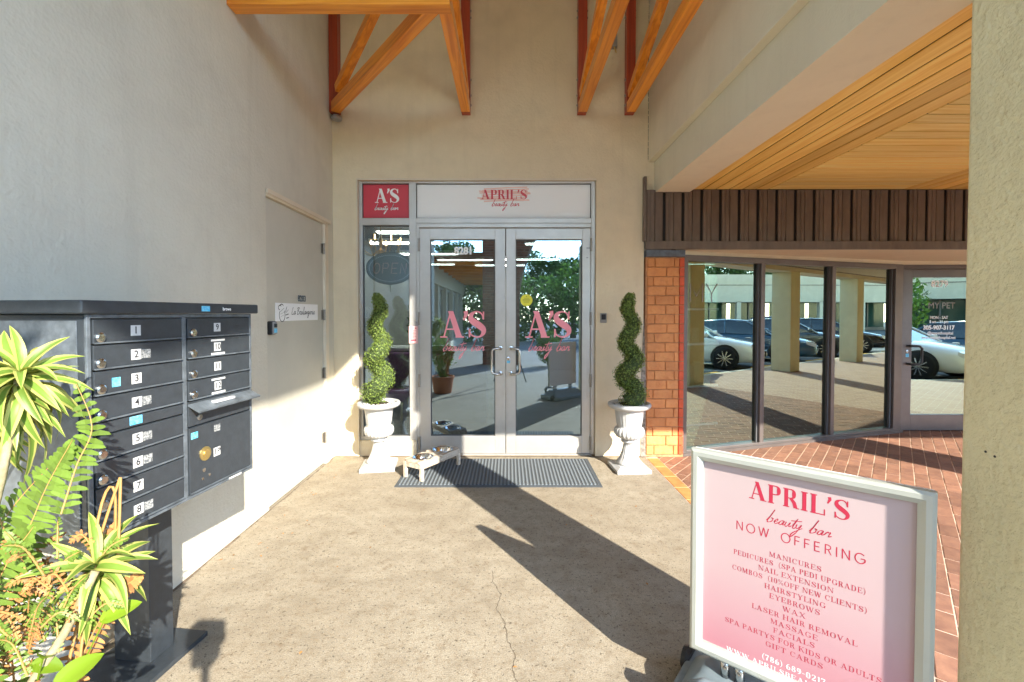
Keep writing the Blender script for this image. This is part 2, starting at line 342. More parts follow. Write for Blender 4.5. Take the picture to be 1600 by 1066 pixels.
# ---------------------------------------------------------------- lettering
XZ = ((1, 0, 0), (0, 0, 1), (0, -1, 0))        # faces -Y
YZ = ((0, 1, 0), (0, 0, 1), (1, 0, 0))         # faces +X
def catmull(P, sub=5):
    out = []; n = len(P)
    for i in range(n - 1):
        p0, p1, p2, p3 = P[max(i - 1, 0)], P[i], P[i + 1], P[min(i + 2, n - 1)]
        for k in range(sub):
            t = k / sub
            out.append([.5 * (2 * b + (c - a) * t + (2 * a - 5 * b + 4 * c - d) * t * t + (3 * b - a - 3 * c + d) * t ** 3) for a, b, c, d in zip(p0, p1, p2, p3)])
    out.append(list(P[-1])); return out
T_, t_ = .20, .055
def glyph(ch):
    """list of strokes [(x,y,w),...], advance; cap height 1"""
    L = lambda *a: [(a[0], a[1], a[4]), (a[2], a[3], a[4])]
    def A(cx, cy, rx, ry, a0, a1, th=T_, n=14):
        o = []
        for i in range(n + 1):
            a = R(a0 + (a1 - a0) * i / n); w = t_ + (th - t_) * abs(math.cos(a)) ** 1.6; o.append((cx + (rx - w / 2 * abs(math.cos(a))) * math.cos(a), cy + (ry - t_ / 2) * math.sin(a), w))
        return o
    S = lambda x, y, l=.34: [(x - l / 2, y, t_), (x + l / 2, y, t_)]
    b, tp = t_ / 2, 1 - t_ / 2
    stem = lambda x, w=T_: [L(x, 0, x, 1, w), S(x, b), S(x, tp)]
    G = {
        'A': ([L(.16, b, .44, .97, t_ * 1.1), [(.44, 1.0, T_), (.80, 0, T_ * 1.15)], L(.24, .32, .66, .32, t_), S(.15, b, .3), S(.82, b, .36)], 1.0),
        'B': (stem(.2) + [L(.2, tp, .42, tp, t_), A(.42, .755, .26, .245, -90, 90), L(.2, .51, .44, .51, t_), A(.44, .255, .3, .255, -90, 90), L(.2, b, .44, b, t_)], .8),
        'C': ([A(.48, .5, .42, .5, 45, 315), L(.80, .98, .80, .66, t_)], .92),
        'D': (stem(.2) + [L(.2, tp, .42, tp, t_), A(.42, .5, .44, .5, -90, 90), L(.2, b, .42, b, t_)], .92),
        'E': (stem(.2) + [L(.2, tp, .72, tp, t_), L(.2, .5, .56, .5, t_), L(.2, b, .76, b, t_), L(.72, 1, .72, .74, t_), L(.76, 0, .76, .28, t_), L(.56, .38, .56, .62, t_)], .84),
        'F': (stem(.2) + [L(.2, tp, .7, tp, t_), L(.2, .5, .56, .5, t_), L(.70, 1, .70, .72, t_), L(.56, .38, .56, .62, t_)], .78),
        'G': ([A(.48, .5, .42, .5, 45, 315), L(.80, .98, .80, .68, t_), L(.80, .42, .80, .04, T_ * .9), S(.78, .42, .34)], 1.0),
        'H': (stem(.2) + stem(.80) + [L(.2, .5, .8, .5, t_)], 1.0),
        'I': (stem(.2), .42),
        'K': (stem(.2) + [L(.25, .42, .74, .97, t_), L(.42, .6, .80, 0, T_), S(.76, tp, .28), S(.82, b, .3)], .98),
        'L': (stem(.2) + [L(.2, b, .74, b, t_), L(.74, 0, .74, .32, t_)], .78),
        'M': ([L(.16, 0, .16, 1, t_), [(.2, .98, T_), (.54, .05, T_)], L(.54, .05, .9, .98, t_), L(.94, 0, .94, 1, T_), S(.16, b, .26), S(.94, b), S(.16, tp, .22), S(.94, tp)], 1.16),
        'N': ([L(.16, 0, .16, 1, t_), [(.2, .96, T_), (.8, .05, T_)], L(.84, 0, .84, 1, t_), S(.16, b, .28), S(.84, tp, .28), S(.16, tp, .24)], 1.0),
        'O': ([A(.48, .5, .44, .5, 0, 360, n=28)], .96),
        'P': (stem(.2) + [L(.2, tp, .42, tp, t_), A(.42, .74, .31, .26, -90, 90), L(.2, .48 + b, .42, .48 + b, t_)], .78),
        'R': (stem(.2) + [L(.2, tp, .42, tp, t_), A(.42, .74, .29, .26, -90, 90), L(.2, .5, .42, .5, t_), [(.44, .5, T_ * .8), (.62, .3, T_), (.70, .03, T_)], L(.70, b, .88, b, t_)], .90),
        'S': ([catmull([(.68, .70, .05), (.66, .84, .055), (.54, .955, .055), (.36, .965, .07), (.20, .86, .15), (.19, .70, .21), (.34, .57, .25), (.54, .45, .25), (.69, .32, .21), (.69, .17, .15), (.55, .045, .07), (.36, .035, .055), (.17, .13, .055), (.13, .32, .05)], 4), L(.70, .98, .70, .68, t_), L(.12, .02, .12, .33, t_)], .84),
        'T': (stem(.42)[:2] + [L(.06, tp, .78, tp, t_), L(.06, 1, .06, .74, t_), L(.78, 1, .78, .74, t_)], .84),
        'U': ([[(.2, 1, T_), (.2, .35, T_), (.24, .16, T_ * .8), (.36, .04, t_ * 1.3), (.52, .03, t_), (.68, .12, t_), (.76, .32, t_), (.76, 1, t_)], S(.2, tp), S(.76, tp, .26)], .92),
        'V': ([[(.16, 1, T_), (.48, .02, T_)], L(.50, .02, .80, .98, t_), S(.16, tp, .32), S(.8, tp, .26)], .94),
        'W': ([[(.14, 1, T_), (.40, .02, T_)], L(.42, .02, .62, .96, t_), [(.60, 1, T_), (.86, .02, T_)], L(.88, .02, 1.1, .98, t_), S(.14, tp, .3), S(1.1, tp, .24), S(.58, tp, .26)], 1.24),
        'X': ([[(.18, 1, T_), (.78, 0, T_)], L(.16, .02, .76, .98, t_), S(.18, tp, .3), S(.78, tp, .24), S(.16, b, .24), S(.8, b, .3)], .94),
        'Y': ([[(.16, 1, T_), (.46, .45, T_)], L(.48, .45, .78, .98, t_), L(.47, 0, .47, .47, T_), S(.16, tp, .3), S(.8, tp, .24), S(.47, b)], .92),
        "'": ([[(.14, 1.0, .17), (.17, .88, .15), (.06, .66, .03)]], .26), '.': ([L(.08, 0, .08, .14, .15)], .26), '-': ([L(.05, .42, .42, .42, .07)], .48),
        '(': ([[(.34, 1.12, .04), (.14, .8, .09), (.09, .45, .12), (.14, .12, .09), (.34, -.18, .04)]], .4), ')': ([[(.06, 1.12, .04), (.26, .8, .09), (.31, .45, .12), (.26, .12, .09), (.06, -.18, .04)]], .4),
        '%': ([A(.2, .78, .17, .22, 0, 360, .09), A(.78, .22, .17, .22, 0, 360, .09), L(.2, 0, .78, 1, .05)], 1.0), ' ': ([], .36),
        '0': ([A(.36, .5, .32, .5, 0, 360, n=24)], .74), '1': ([L(.26, 0, .26, 1, T_), L(.06, .84, .24, .98, t_), S(.26, b)], .5),
        '2': ([[(.1, .72, .08), (.14, .9, .09), (.34, .97, .07), (.56, .86, .15), (.56, .66, .18), (.36, .38, .12), (.1, .08, .08), (.1, .04, .07)], L(.08, .06, .62, .06, .12), L(.62, 0, .62, .26, .05)], .72),
        '6': ([A(.36, .30, .30, .30, 0, 360), [(.52, .98, .04), (.26, .84, .10), (.12, .56, .16), (.10, .30, .18)]], .72), '7': ([L(.06, .95, .6, .95, .10), L(.06, 1, .06, .74, .05), [(.58, .94, .08), (.36, .5, .14), (.28, 0, .2)]], .68),
        '8': ([A(.36, .75, .25, .25, 0, 360, .15), A(.36, .26, .3, .26, 0, 360, .17)], .72), '9': ([A(.36, .70, .30, .30, 0, 360), [(.2, .02, .04), (.46, .16, .10), (.6, .44, .16), (.62, .70, .18)]], .72),
        '@': ([A(.5, .45, .48, .5, -60, 270, .08), A(.5, .45, .2, .22, 0, 360, .08), L(.72, .66, .72, .28, .06)], 1.06),
    }
    return G.get(ch, ([], .5))
def strokes_to(mb, strokes, org, ax, sx, sy, mi=0, shear=0):
    o = Vector(org); a, b, c = [Vector(q) for q in ax]
    for st in strokes:
        mb.k += 1; dz = mb.k % 12 * .00003; n = len(st); vs = []
        for i, p in enumerate(st):
            q, r = st[max(i - 1, 0)], st[min(i + 1, n - 1)]
            dx, dy = (r[0] - q[0]) * sx, (r[1] - q[1]) * sy; d = math.hypot(dx, dy) or 1; nx, ny = -dy / d, dx / d
            w = p[2] * sy / 2
            if n == 2 and abs(dy) > .2 * abs(dx) and abs(dx) > 1e-6: nx, ny = (-1 if dy > 0 else 1), 0   # slanted straight strokes get level ends
            for s in (1, -1):
                X = p[0] * sx + nx * w * s; Y = p[1] * sy + ny * w * s; X += Y * shear; vs.append(o + a * X + b * Y + c * dz)
        mb.add(vs, [(2 * i, 2 * i + 1, 2 * i + 3, 2 * i + 2) for i in range(n - 1)], mi)
def serif(mb, s, org, ax, h, width=None, align='C', track=0, mi=0, wt=1):
    adv = [glyph(c)[1] + track for c in s]; tot = sum(adv) - track; sx = width / tot if width else h
    x = -tot * sx / 2 if align == 'C' else 0; o = Vector(org); a = Vector(ax[0])
    for c, d in zip(s, adv):
        strokes_to(mb, [[(p[0], p[1], max(p[2] * wt, .055)) for p in q] for q in glyph(c)[0]], o + a * x, ax, sx, h, mi); x += d * sx
SCRIPT = {  # handwriting, x-height 1
    'b': ([[(0, .2), (.25, 1.2), (.5, 2.5), (.3, 1.3), (.12, .15), (.3, -.02), (.62, .3), (.6, .8), (.42, .9), (.75, .75)]], .85),
    'e': ([[(0, .3), (.35, .6), (.3, .95), (.08, .5), (.2, .02), (.6, .35)]], .6), 'a': ([[(.5, .85), (.15, .75), (.02, .15), (.3, .1), (.52, .85), (.48, .1), (.75, .3)]], .75),
    'u': ([[(0, .85), (-.02, .15), (.2, .05), (.45, .85), (.42, .1), (.7, .35)]], .7), 't': ([[(.1, .4), (.4, 1.9), (.15, .2), (.3, .0), (.55, .3)], [(-.25, 1.25), (.9, 1.55)]], .5),
    'y': ([[(0, .85), (.02, .25), (.25, .2), (.5, .9), (.25, -.6), (-.2, -1.7), (-.15, -.9), (.7, .35)]], 1.0), 'r': ([[(0, .3), (.2, .9), (.3, .75), (.5, .85), (.45, .1), (.75, .3)]], .7), ' ': ([], .5),
    'n': ([[(0, .1), (.12, .85), (.1, .1), (.4, .85), (.45, .1), (.68, .3)]], .65), 'o': ([[(.3, .85), (.05, .6), (.1, .1), (.4, .1), (.45, .7), (.25, .88), (.6, .75)]], .6),
    'l': ([[(0, .3), (.4, 1.8), (.3, 1.9), (.1, .2), (.3, 0), (.5, .3)]], .5), 'g': ([[(.5, .85), (.15, .8), (.05, .3), (.3, .2), (.5, .85), (.35, -.5), (.0, -.9), (.0, -.5), (.7, .3)]], .72), 'i': ([[(.1, .85), (.08, .15), (.3, .1), (.45, .3)], [(.2, 1.25), (.26, 1.3)]], .42),
    'L': ([[(.5, 1.9), (.25, 1.3), (.05, .1), (.4, .05), (.8, .2)]], .8), 'B': ([[(.25, 1.8), (.05, .0)], [(.0, 1.6), (.5, 1.9), (.75, 1.6), (.2, 1.05), (.75, .8), (.6, .15), (.0, .05)]], .95)}
def script(mb, s, org, ax, width, h, th, mi=0, shear=.25):
    tot = sum(SCRIPT[c][1] for c in s); sx = width / tot; x = -width / 2; o = Vector(org); a = Vector(ax[0])
    for c in s:
        st, ad = SCRIPT[c]
        strokes_to(mb, [[(q[0], q[1], th / h * (1 if len(k) < 3 else 1.25 if i % 7 < 4 else .8)) for i, q in enumerate(catmull([list(p) for p in k], 5))] for k in st], o + a * x, ax, sx, h, mi, shear)
        x += ad * sx
def text(body, size, org, ax, m, parent, name='lettering', align='CENTER', bold=0, shear=0, world=True, width=None, sp=1):
    cu = bpy.data.curves.new('t', 'FONT'); cu.body = body; cu.size = size; cu.align_x = align; cu.align_y = 'CENTER'; cu.offset = bold; cu.shear = shear; cu.space_character = sp; cu.resolution_u = 3
    ob = bpy.data.objects.new('t', cu); me0 = bpy.data.meshes.new_from_object(ob)
    mb = MB(); a, b, c = [Vector(q) for q in ax]; xs = [v.co.x for v in me0.vertices]; k = width / (max(xs) - min(xs)) if width else 1
    mb.add([Vector(org) + a * v.co.x * k + b * v.co.y + c * v.co.z for v in me0.vertices], [tuple(p.vertices) for p in me0.polygons])
    bpy.data.objects.remove(ob); bpy.data.meshes.remove(me0); bpy.data.curves.remove(cu)
    return mb.build(name, m, parent, world=world)

# ================================================================ GROUND
tag(MB().box(-80, -80, -.40, 110, 60, -.135).build('ground', M['asphalt']), kind='structure')
tag(bx('sidewalk', M['sidewalk'], None, -2.6, -16, -.13, 1.45, -1.6, .0), kind='structure')
tag(bx('entry_floor', M['concrete'], None, -2.1, -1.6, -.13, 1.443, 4.9, .0), kind='structure')
tag(bx('kerb', M['stucco_far'], None, 6.3, 1.25, -.13, 32, 1.40, .0, bevel=.01), kind='structure')
tag(bx('walkway', M['paving'], None, 6.3, 1.40, -.13, 32, 5.9, .0), kind='structure')
# crack wandering through the concrete
mb = MB(); pts = [(-.09, 2.62), (-.085, 2.52), (-.04, 2.40), (-.06, 2.28), (-.015, 2.17), (.0, 2.05), (.03, 1.96), (.015, 1.88), (.05, 1.80), (.085, 1.74), (.10, 1.66), (.13, 1.58), (.12, 1.5)]
rr = random.Random(3); P = []
for i in range(len(pts) - 1):
    for k in range(5): t = k / 5; P.append(((pts[i][0] * (1 - t) + pts[i + 1][0] * t) + rr.uniform(-.005, .005), (pts[i][1] * (1 - t) + pts[i + 1][1] * t)))
for i in range(len(P) - 1):
    w = .0006 + .0009 * rr.random(); mb.add([(P[i][0] - w, P[i][1], .0015), (P[i][0] + w, P[i][1], .0015), (P[i + 1][0] + w, P[i + 1][1], .0015), (P[i + 1][0] - w, P[i + 1][1], .0015)], [(0, 1, 2, 3)])
tag(mb.build('floor_crack', M['crack']), kind='structure')
# grimy joint along the wall foot
mb = MB(); y = .5
while y < 4.7:
    d = rr.uniform(.04, .12); w = rr.uniform(.004, .022); mb.add([(-1.836, y, .003), (-1.836 + w, y, .003), (-1.836 + w * rr.uniform(.5, 1), y + d, .003), (-1.836, y + d, .003)], [(0, 1, 2, 3)]); y += d
x = -1.83
while x < 1.4:
    d = rr.uniform(.04, .12); w = rr.uniform(.004, .016); mb.add([(x, 4.735 - w, .003), (x + d, 4.735 - w * .7, .003), (x + d, 4.75, .003), (x, 4.75, .003)], [(0, 1, 2, 3)]); x += d
tag(mb.build('wall_joint', M['grime']), kind='structure')
mb = MB()
for i in range(46):   # dry leaf crumbs and small debris
    x, y = (rr.gauss(-1.62, .10), rr.uniform(2.6, 4.2)) if i < 22 else (rr.uniform(-1.4, 1.3), rr.uniform(1.8, 4.4))
    a = rr.uniform(0, 6.3); s = rr.uniform(.005, .014); c, d = math.cos(a) * s, math.sin(a) * s
    mb.add([(x - c, y - d, .003), (x + d * .5, y - c * .5, .005), (x + c, y + d, .004), (x - d * .5, y + c * .5, .006)], [(0, 1, 2, 3)])
tag(mb.build('dry_leaf_crumbs', mat('dry_leaf', (.36, .17, .05), .9, island=.6)), kind='stuff')

# paving of single bricks laid at 49 degrees
def clip(poly, a, b, c):      # keep a*x+b*y<=c
    out = []
    for i in range(len(poly)):
        p, q = poly[i], poly[(i + 1) % len(poly)]; dp, dq = a * p[0] + b * p[1] - c, a * q[0] + b * q[1] - c
        if dp <= 0: out.append(p)
        if dp * dq < 0: t = dp / (dp - dq); out.append((p[0] + (q[0] - p[0]) * t, p[1] + (q[1] - p[1]) * t))
    return out
pave = empty('brick_paving'); tag(pave, kind='structure')
bx('mortar_bed', M['grout'], pave, 1.447, .90, -.13, 6.3, 5.9, -.003)
U = Vector((.653, .757)); V = Vector((-.757, .653)); bricks = []
for j in range(-60, 60):
    for i in range(-40, 50):
        c = U * ((i + (.5 if j % 2 else 0)) * .2) + V * (j * .1) + Vector((3.5, 3.0)); g = .0045
        poly = [tuple(c + U * (a * (.1 - g)) + V * (b * (.05 - g))) for a, b in ((-1, -1), (1, -1), (1, 1), (-1, 1))]
        full = poly
        for h in ((-1, 0, -1.575), (1, 0, 6.3), (0, -1, -.905), (0, 1, 5.86)): poly = clip(poly, *h) if len(poly) > 2 else []
        if len(poly) > 2:
            ar = abs(sum(poly[k][0] * poly[(k + 1) % len(poly)][1] - poly[(k + 1) % len(poly)][0] * poly[k][1] for k in range(len(poly)))) / 2
            if ar > .0008: bricks.append((c, poly, poly == full or ar > .01799))
def seen(c):
    px, py = 794 + c.x * 705 / c.y, 490 + 1.514 * 705 / c.y
    if not (1015 < px < 1515 and py < 1066): return False
    if c.y > 4.81 + (c.x - 1.88) * .305 and c.x > 1.88 or c.y > 4.72 and c.x < 1.9: return False
    if 1085 < px < 1462 and py > 700 + (px - 1085) * .185: return False
    return True
vis = sorted([b for b in bricks if seen(b[0])], key=lambda b: b[0].x ** 2 + b[0].y ** 2)[:290]; ids = {id(b) for b in vis}
ang = math.atan2(U.y, U.x); me = MB().box(-.0955, -.0455, -.02, .0955, .0455, .0).mesh('brick', M['paver'])
ff = MB()
for b in bricks:
    c, poly, full = b
    if id(b) in ids:
        if full: inst(me, 'brick', pave, mx=Matrix.Translation((c.x, c.y, rr.uniform(-.0015, .001))) @ Matrix.Rotation(ang, 4, 'Z'))
        else: MB().prism(poly, -.02, rr.uniform(-.0015, .001)).build('brick', M['paver'], pave)
    else: ff.prism(poly, -.02, rr.uniform(-.0015, .001))
o = ff.build('brick_field', M['paver_s'], pave); o['kind'] = 'stuff'
y = 4.68
while y > .92:
    bx('edge_tile', M['paver_edge'], pave, 1.452, y - .252, -.02, 1.566, y, .001, bevel=.003); y -= .262

# ================================================================ BUILDING, ENTRY
bw = thing('entry_wall', 'tall beige stucco wall around the glass double doors', 'wall', (0, 4.85, 0))
mb = MB(); W0, W1 = 4.75, 4.98
mb.box(-1.836, W0, 0, -1.578, W1, 2.925).box(.922, W0, 0, 1.425, W1, 2.925).box(-1.836, W0, 2.925, 1.425, W1, 4.96).box(1.425, W0, 2.80, 1.54, W1, 4.96)
mb.box(-1.578, W0 + .02, 0, -.975, W1, .165)
mb.build('stucco_face', M['stucco'], bw)
bx('reveal_bead', M['cream'], bw, -1.578, 4.743, 2.908, .922, 4.80, 2.925)
bx('reveal_bead', M['cream'], bw, -1.590, 4.743, .165, -1.576, 4.80, 2.925)
mb = MB()                                                   # sills at door foot
mb0 = MB(); zc_ = 3.12
while zc_ < 4.94:
    d_ = rr.uniform(.03, .08); o1, o2 = rr.uniform(.002, .005), rr.uniform(.002, .005); mb0.add([(1.463 - o1, 4.7485, zc_), (1.4645, 4.7485, zc_), (1.4645, 4.7485, zc_ + d_), (1.463 - o2, 4.7485, zc_ + d_)], [(0, 1, 2, 3)]); zc_ += d_ * rr.uniform(.9, 1.3)
mb0.build('corner_crack', M['crack'], bw)
#
mb.box(-.975, 4.79, 0, .922, 4.95, .012); mb.build('threshold', M['alu'], bw)

# left wall with its door
lw = thing('side_wall', 'long pale stucco wall on the left behind the mailboxes', 'wall', (-1.95, 2, 0))
mb = MB(); mb.box(-2.1, -1.6, 0, -1.836, 3.435, 5.0).box(-2.1, 4.60, 0, -1.836, 4.98, 5.0).box(-2.1, 3.435, 2.435, -1.836, 4.60, 5.0)
mb.build('stucco_face', M['stucco_left_skylit'], lw)
ld = thing('service_door', 'flat greige service door numbered 8283 in the left wall', 'door', (-1.85, 4.0, 0))
bx('door_leaf', M['greige'], ld, -1.90, 3.447, .012, -1.852, 4.515, 2.405, bevel=.002)
mb = MB(); mb.box(-1.93, 4.520, 0, -1.826, 4.60, 2.405).box(-1.93, 3.435, 2.408, -1.826, 4.60, 2.435); mb.build('door_frame', M['cream'], ld, bevel=.003)
mb = MB(); mb.box(-1.826, 3.42, 2.425, -1.812, 4.64, 2.462); mb.build('head_trim', M['cream'], ld, bevel=.004)
for z in (.27, .92, 1.50, 2.16):
    mb = MB(); mb.tube([(-1.838, 4.515, z - .05), (-1.838, 4.515, z + .05)], .010, 10)
    for k in (-.051, -.017, .017, .051): mb.tube([(-1.838, 4.515, z + k - .002), (-1.838, 4.515, z + k + .002)], .013, 10)
    mb.box(-1.852, 4.47, z - .048, -1.8495, 4.515, z + .048); mb.build('hinge', M['hinge'], ld, smooth=False)
text('8283', .075, (-1.849, 4.05, 1.645), YZ, M['tealletter'], ld, 'house_number', bold=.0022, width=.155)
sg = MB(); sg.box(-1.852, 3.59, 1.452, -1.848, 4.38, 1.600)
sgo = thing('bakery_sign', 'small white La Boulangerie sign on the greige door', 'sign', (-1.85, 3.98, 1.52))
sg.build('panel', M['white'], sgo)
mb = MB(); AX = YZ
script(mb, 'La Boulangerin'.replace('rin', 'rie'), (-1.8470, 4.08, 1.505), AX, .46, .033, .0052, shear=.1)
circ = lambda cx, cy, rx, ry, a0, a1, w: [(cx + rx * math.cos(R(a0 + (a1 - a0) * i / 14)), cy + ry * math.sin(R(a0 + (a1 - a0) * i / 14)), w) for i in range(15)]
ww = .055
strokes_to(mb, [circ(.68, .36, .36, .42, 150, 400, ww), circ(.42, .82, .2, .14, 40, 260, ww), circ(.62, .92, .2, .12, 0, 170, ww), [(.4, .55, ww), (.95, .8, ww)], [(.45, .4, ww), (1.0, .55, ww)], [(.5, .25, ww), (.9, .35, ww)],
                [(1.1, .55, ww), (1.3, .9, ww)], [(1.15, .5, ww), (1.5, .7, ww)], [(1.12, .35, ww), (1.5, .42, ww)], [(1.2, .15, ww), (1.55, .2, ww)]], (-1.8470, 3.60, 1.455), AX, .13, .13)
mb.build('lettering', M['blackl'], sgo)
kb = thing('key_lock_box', 'small grey key lock box beside the greige door edge', 'lock box', (-1.84, 3.50, 1.40))
MB().box(-1.852, 3.462, 1.35, -1.815, 3.535, 1.455).build('body', M['blk'], kb, bevel=.008)
MB().box(-1.815, 3.468, 1.355, -1.805, 3.530, 1.450).build('face_plate', M['greyplastic'], kb, bevel=.006)
MB().box(-1.805, 3.478, 1.365, -1.802, 3.522, 1.398).build('keypad', M['bluel'], kb); MB().box(-1.805, 3.480, 1.408, -1.801, 3.520, 1.435).build('shutter', M['blk'], kb)

# storefront frame (aluminium) with sidelight, transom and double doors
sf = thing('glass_storefront', 'aluminium framed glass shopfront with transom signs and sidelight', 'storefront', (0, 4.85, 0))
FY0, FY1 = 4.79, 4.88
mb = MB()
mb.box(-1.576, FY0, .165, -1.545, FY1, 2.925).box(.878, FY0, .0, .920, FY1, 2.925)
mb.box(-1.545, FY0, 2.888, .878, FY1, 2.925).box(-1.048, FY0, .165, -.975, FY1, 2.888)
mb.box(-1.545, FY0, 2.448, -1.048, FY1, 2.522).box(-.975, FY0, 2.470, .878, FY1, 2.522)
mb.box(-1.545, FY0, .165, -1.048, FY1, .203).box(-.975, FY0 + .01, 0.012, -.945, FY1, 2.470).box(-.945, FY0 + .01, 2.425, .878, FY1, 2.470)
mb.build('frame', M['alu'], sf, bevel=.003)
mb = MB()
for (x0, x1, z0, z1) in ((-1.545, -1.048, .203, 2.448), (-1.545, -1.048, 2.522, 2.888), (-.975, .878, 2.522, 2.888)):
    g = .006; mb.box(x0, 4.812, z0, x0 + g, 4.85, z1).box(x1 - g, 4.812, z0, x1, 4.85, z1).box(x0 + g, 4.812, z1 - g, x1 - g, 4.85, z1).box(x0 + g, 4.812, z0, x1 - g, 4.85, z0 + g)
mb.build('gasket', M['alu_dark'], sf)
bx('pane', M['glass_side'], sf, -1.539, 4.828, .209, -1.054, 4.832, 2.442)
ts = tag(bx('transom_sign', M['red'], None, -1.539, 4.824, 2.528, -1.054, 4.840, 2.882), 'red square transom sign with white A\'S lettering', 'sign')
mb = MB(); serif(mb, "A'S", (-1.285, 4.8225, 2.690), XZ, .150, .262, track=-.06); mb.build('lettering', M['whitel'], ts); mb = MB(); script(mb, 'beauty bar', (-1.295, 4.8225, 2.615), XZ, .25, .026, .0062)
mb.build('script_lettering', M['whitel'], ts)
ts = tag(bx('transom_sign', M['white'], None, -.969, 4.824, 2.528, .872, 4.840, 2.882), 'wide white April\'s beauty bar sign above the doors', 'sign')
mb = MB()
for i in range(13):
    z = 2.705 + i * .0115; q = [(-.30 + rr.uniform(-.02, .06), z, 0)] ; w = .0135
    x0 = -.345 + rr.uniform(0, .07) + abs(i - 5) * .006; x1 = .255 - rr.uniform(0, .08) - abs(i - 7) * .006
    P = [(x0 + (x1 - x0) * k / 8, 4.8232 - i % 3 * .0001, z + .012 * math.sin(k / 8 * 2 + i)) for k in range(9)]
    for k in range(8): mb.add([(P[k][0], P[k][1], P[k][2] - w / 2), (P[k + 1][0], P[k + 1][1], P[k + 1][2] - w / 2), (P[k + 1][0], P[k + 1][1], P[k + 1][2] + w / 2), (P[k][0], P[k][1], P[k][2] + w / 2)], [(0, 1, 2, 3)])
mb.build('brush_mark', M['blush'], ts)
mb = MB(); serif(mb, "APRIL'S", (-.042, 4.8222, 2.728), XZ, .100, .49, track=.04); mb.build('lettering', M['red'], ts); mb = MB(); script(mb, 'beauty bar', (-.03, 4.8222, 2.655), XZ, .29, .030, .0055)
mb.build('script_lettering', M['red'], ts)

def door_leaf(x0, x1, g0, g1, hingeside, pull_x, label):
    d = thing('glass_door', label, 'door', ((x0 + x1) / 2, 4.83, 0), group='entry double doors')
    mb = MB(); Y0, Y1 = 4.800, 4.845
    mb.box(x0, Y0, .014, g0, Y1, 2.415).box(g1, Y0, .014, x1, Y1, 2.415).box(g0, Y0, .014, g1, Y1, .204).box(g0, Y0, 2.300, g1, Y1, 2.415)
    mb.build('door_frame', M['alu'], d, bevel=.003)
    mb = MB(); g = .009; mb.box(g0, 4.808, .204, g0 + g, 4.838, 2.300).box(g1 - g, 4.808, .204, g1, 4.838, 2.300).box(g0 + g, 4.808, 2.300 - g, g1 - g, 4.838, 2.300).box(g0 + g, 4.808, .204, g1 - g, 4.838, .204 + g)
    mb.build('gasket', M['alu_dark'], d)
    bx('pane', M['glass_door'], d, g0 + g, 4.820, .213, g1 - g, 4.825, 2.291)
    bx('push_bar', M['alu'], d, g0, 4.850, 1.135, g1, 4.880, 1.165, bevel=.004)
    s = pull_x[0]; e = pull_x[1]; P = [(s, 4.800, 1.145), (s, 4.745, 1.145), ((s + e) / 2, 4.735, 1.145), (e + (s - e) * .15, 4.735, 1.137), (e, 4.735, 1.115), (e, 4.735, .905), (e + (s - e) * .15, 4.735, .883), ((s + e) / 2, 4.735, .875), (s, 4.745, .875), (s, 4.800, .875)]
    h = MB().tube(P, .0125, 12).build('pull_handle', M['steel'], d, smooth=True)
    MB().lathe([(.022, 0), (.022, .006), (.012, .008)], (s, 4.8, 1.145), 20, axis='Y').lathe([(.022, 0), (.022, .006), (.012, .008)], (s, 4.8, .875), 20, axis='Y').build('mounting_plate', M['steel'], h)
    for z in (.13, .80, 1.46, 2.24):
        mb = MB(); mb.tube([(hingeside, 4.788, z - .065), (hingeside, 4.788, z + .065)], .011, 10)
        for k in (-.066, -.022, .022, .066): mb.tube([(hingeside, 4.788, z + k - .002), (hingeside, 4.788, z + k + .002)], .014, 10)
        mb.build('hinge', M['hinge'], d)
    return d
dl = door_leaf(-.943, -.030, -.828, -.138, -.945, (-.082, -.172), 'left leaf of the glass double door, numbered 8281')
dr = door_leaf(-.022, .875, .080, .787, .878, (.030, .122), 'right leaf of the glass double door with yellow round sticker')
GYL = 4.8185
for d, cx in ((dl, -.478), (dr, .434)):
    mb = MB(); serif(mb, "A'S", (cx, GYL, 1.255), XZ, .285, .50, track=-.08); mb.build('lettering', M['pink'], d)
    mb = MB(); script(mb, 'beauty bar', (cx + .0, GYL, 1.115), XZ, .44, .052, .0085); mb.build('script_lettering', M['pink'], d)
text('8281', .105, (-.475, GYL, 2.178), XZ, M['whitel'], dl, 'house_number', bold=.0045, width=.185)
st = tag(MB().lathe([(.064, 0), (.064, .0012)], (.195, GYL, 1.655), 40, axis='Y').build('round_sticker', M['yellow'], dr))
mb = MB()
for k, w in ((.022, .05), (.008, .08), (-.006, .08), (-.02, .06)): mb.box(.195 - w / 2, GYL - .0022, 1.655 + k - .0025, .195 + w / 2, GYL - .0014, 1.655 + k + .0025)
mb.box(.190, GYL - .0022, 1.690, .2, GYL - .0014, 1.70); mb.build('sticker_print', mat('olive_print', (.35, .36, .05), .6), st)
mb = MB(); 
for a in (35, 80, 145): mb.beam((.715 - .05 * math.cos(R(a)), 4.875, 1.70 - .06 * math.sin(R(a))), (.715 + .05 * math.cos(R(a)), 4.875, 1.70 + .06 * math.sin(R(a))), .008, .006)
mb.build('pink_star_decal', mat('magenta', (.75, .04, .35), .5), dr)
lk = MB().lathe([(.017, 0), (.017, .008), (.009, .01), (.009, .012)], (.0, 4.80, 1.035), 24, axis='Y').build('lock_cylinder', M['steel'], dr)
bx('lock_label', M['bluel'], dr, -.013, 4.7985, .985, .020, 4.7995, 1.012)
mb = MB(); mb.box(.83, 4.7985, 2.20, .868, 4.7995, 2.215); mb.box(.828, 4.7985, 2.10, .85, 4.7995, 2.112); mb.build('small_sticker', M['greyplastic'], dr)
hs = thing('hours_sign', 'small pink opening hours card on the door mullion', 'sign', (-1.01, 4.78, 1.30))
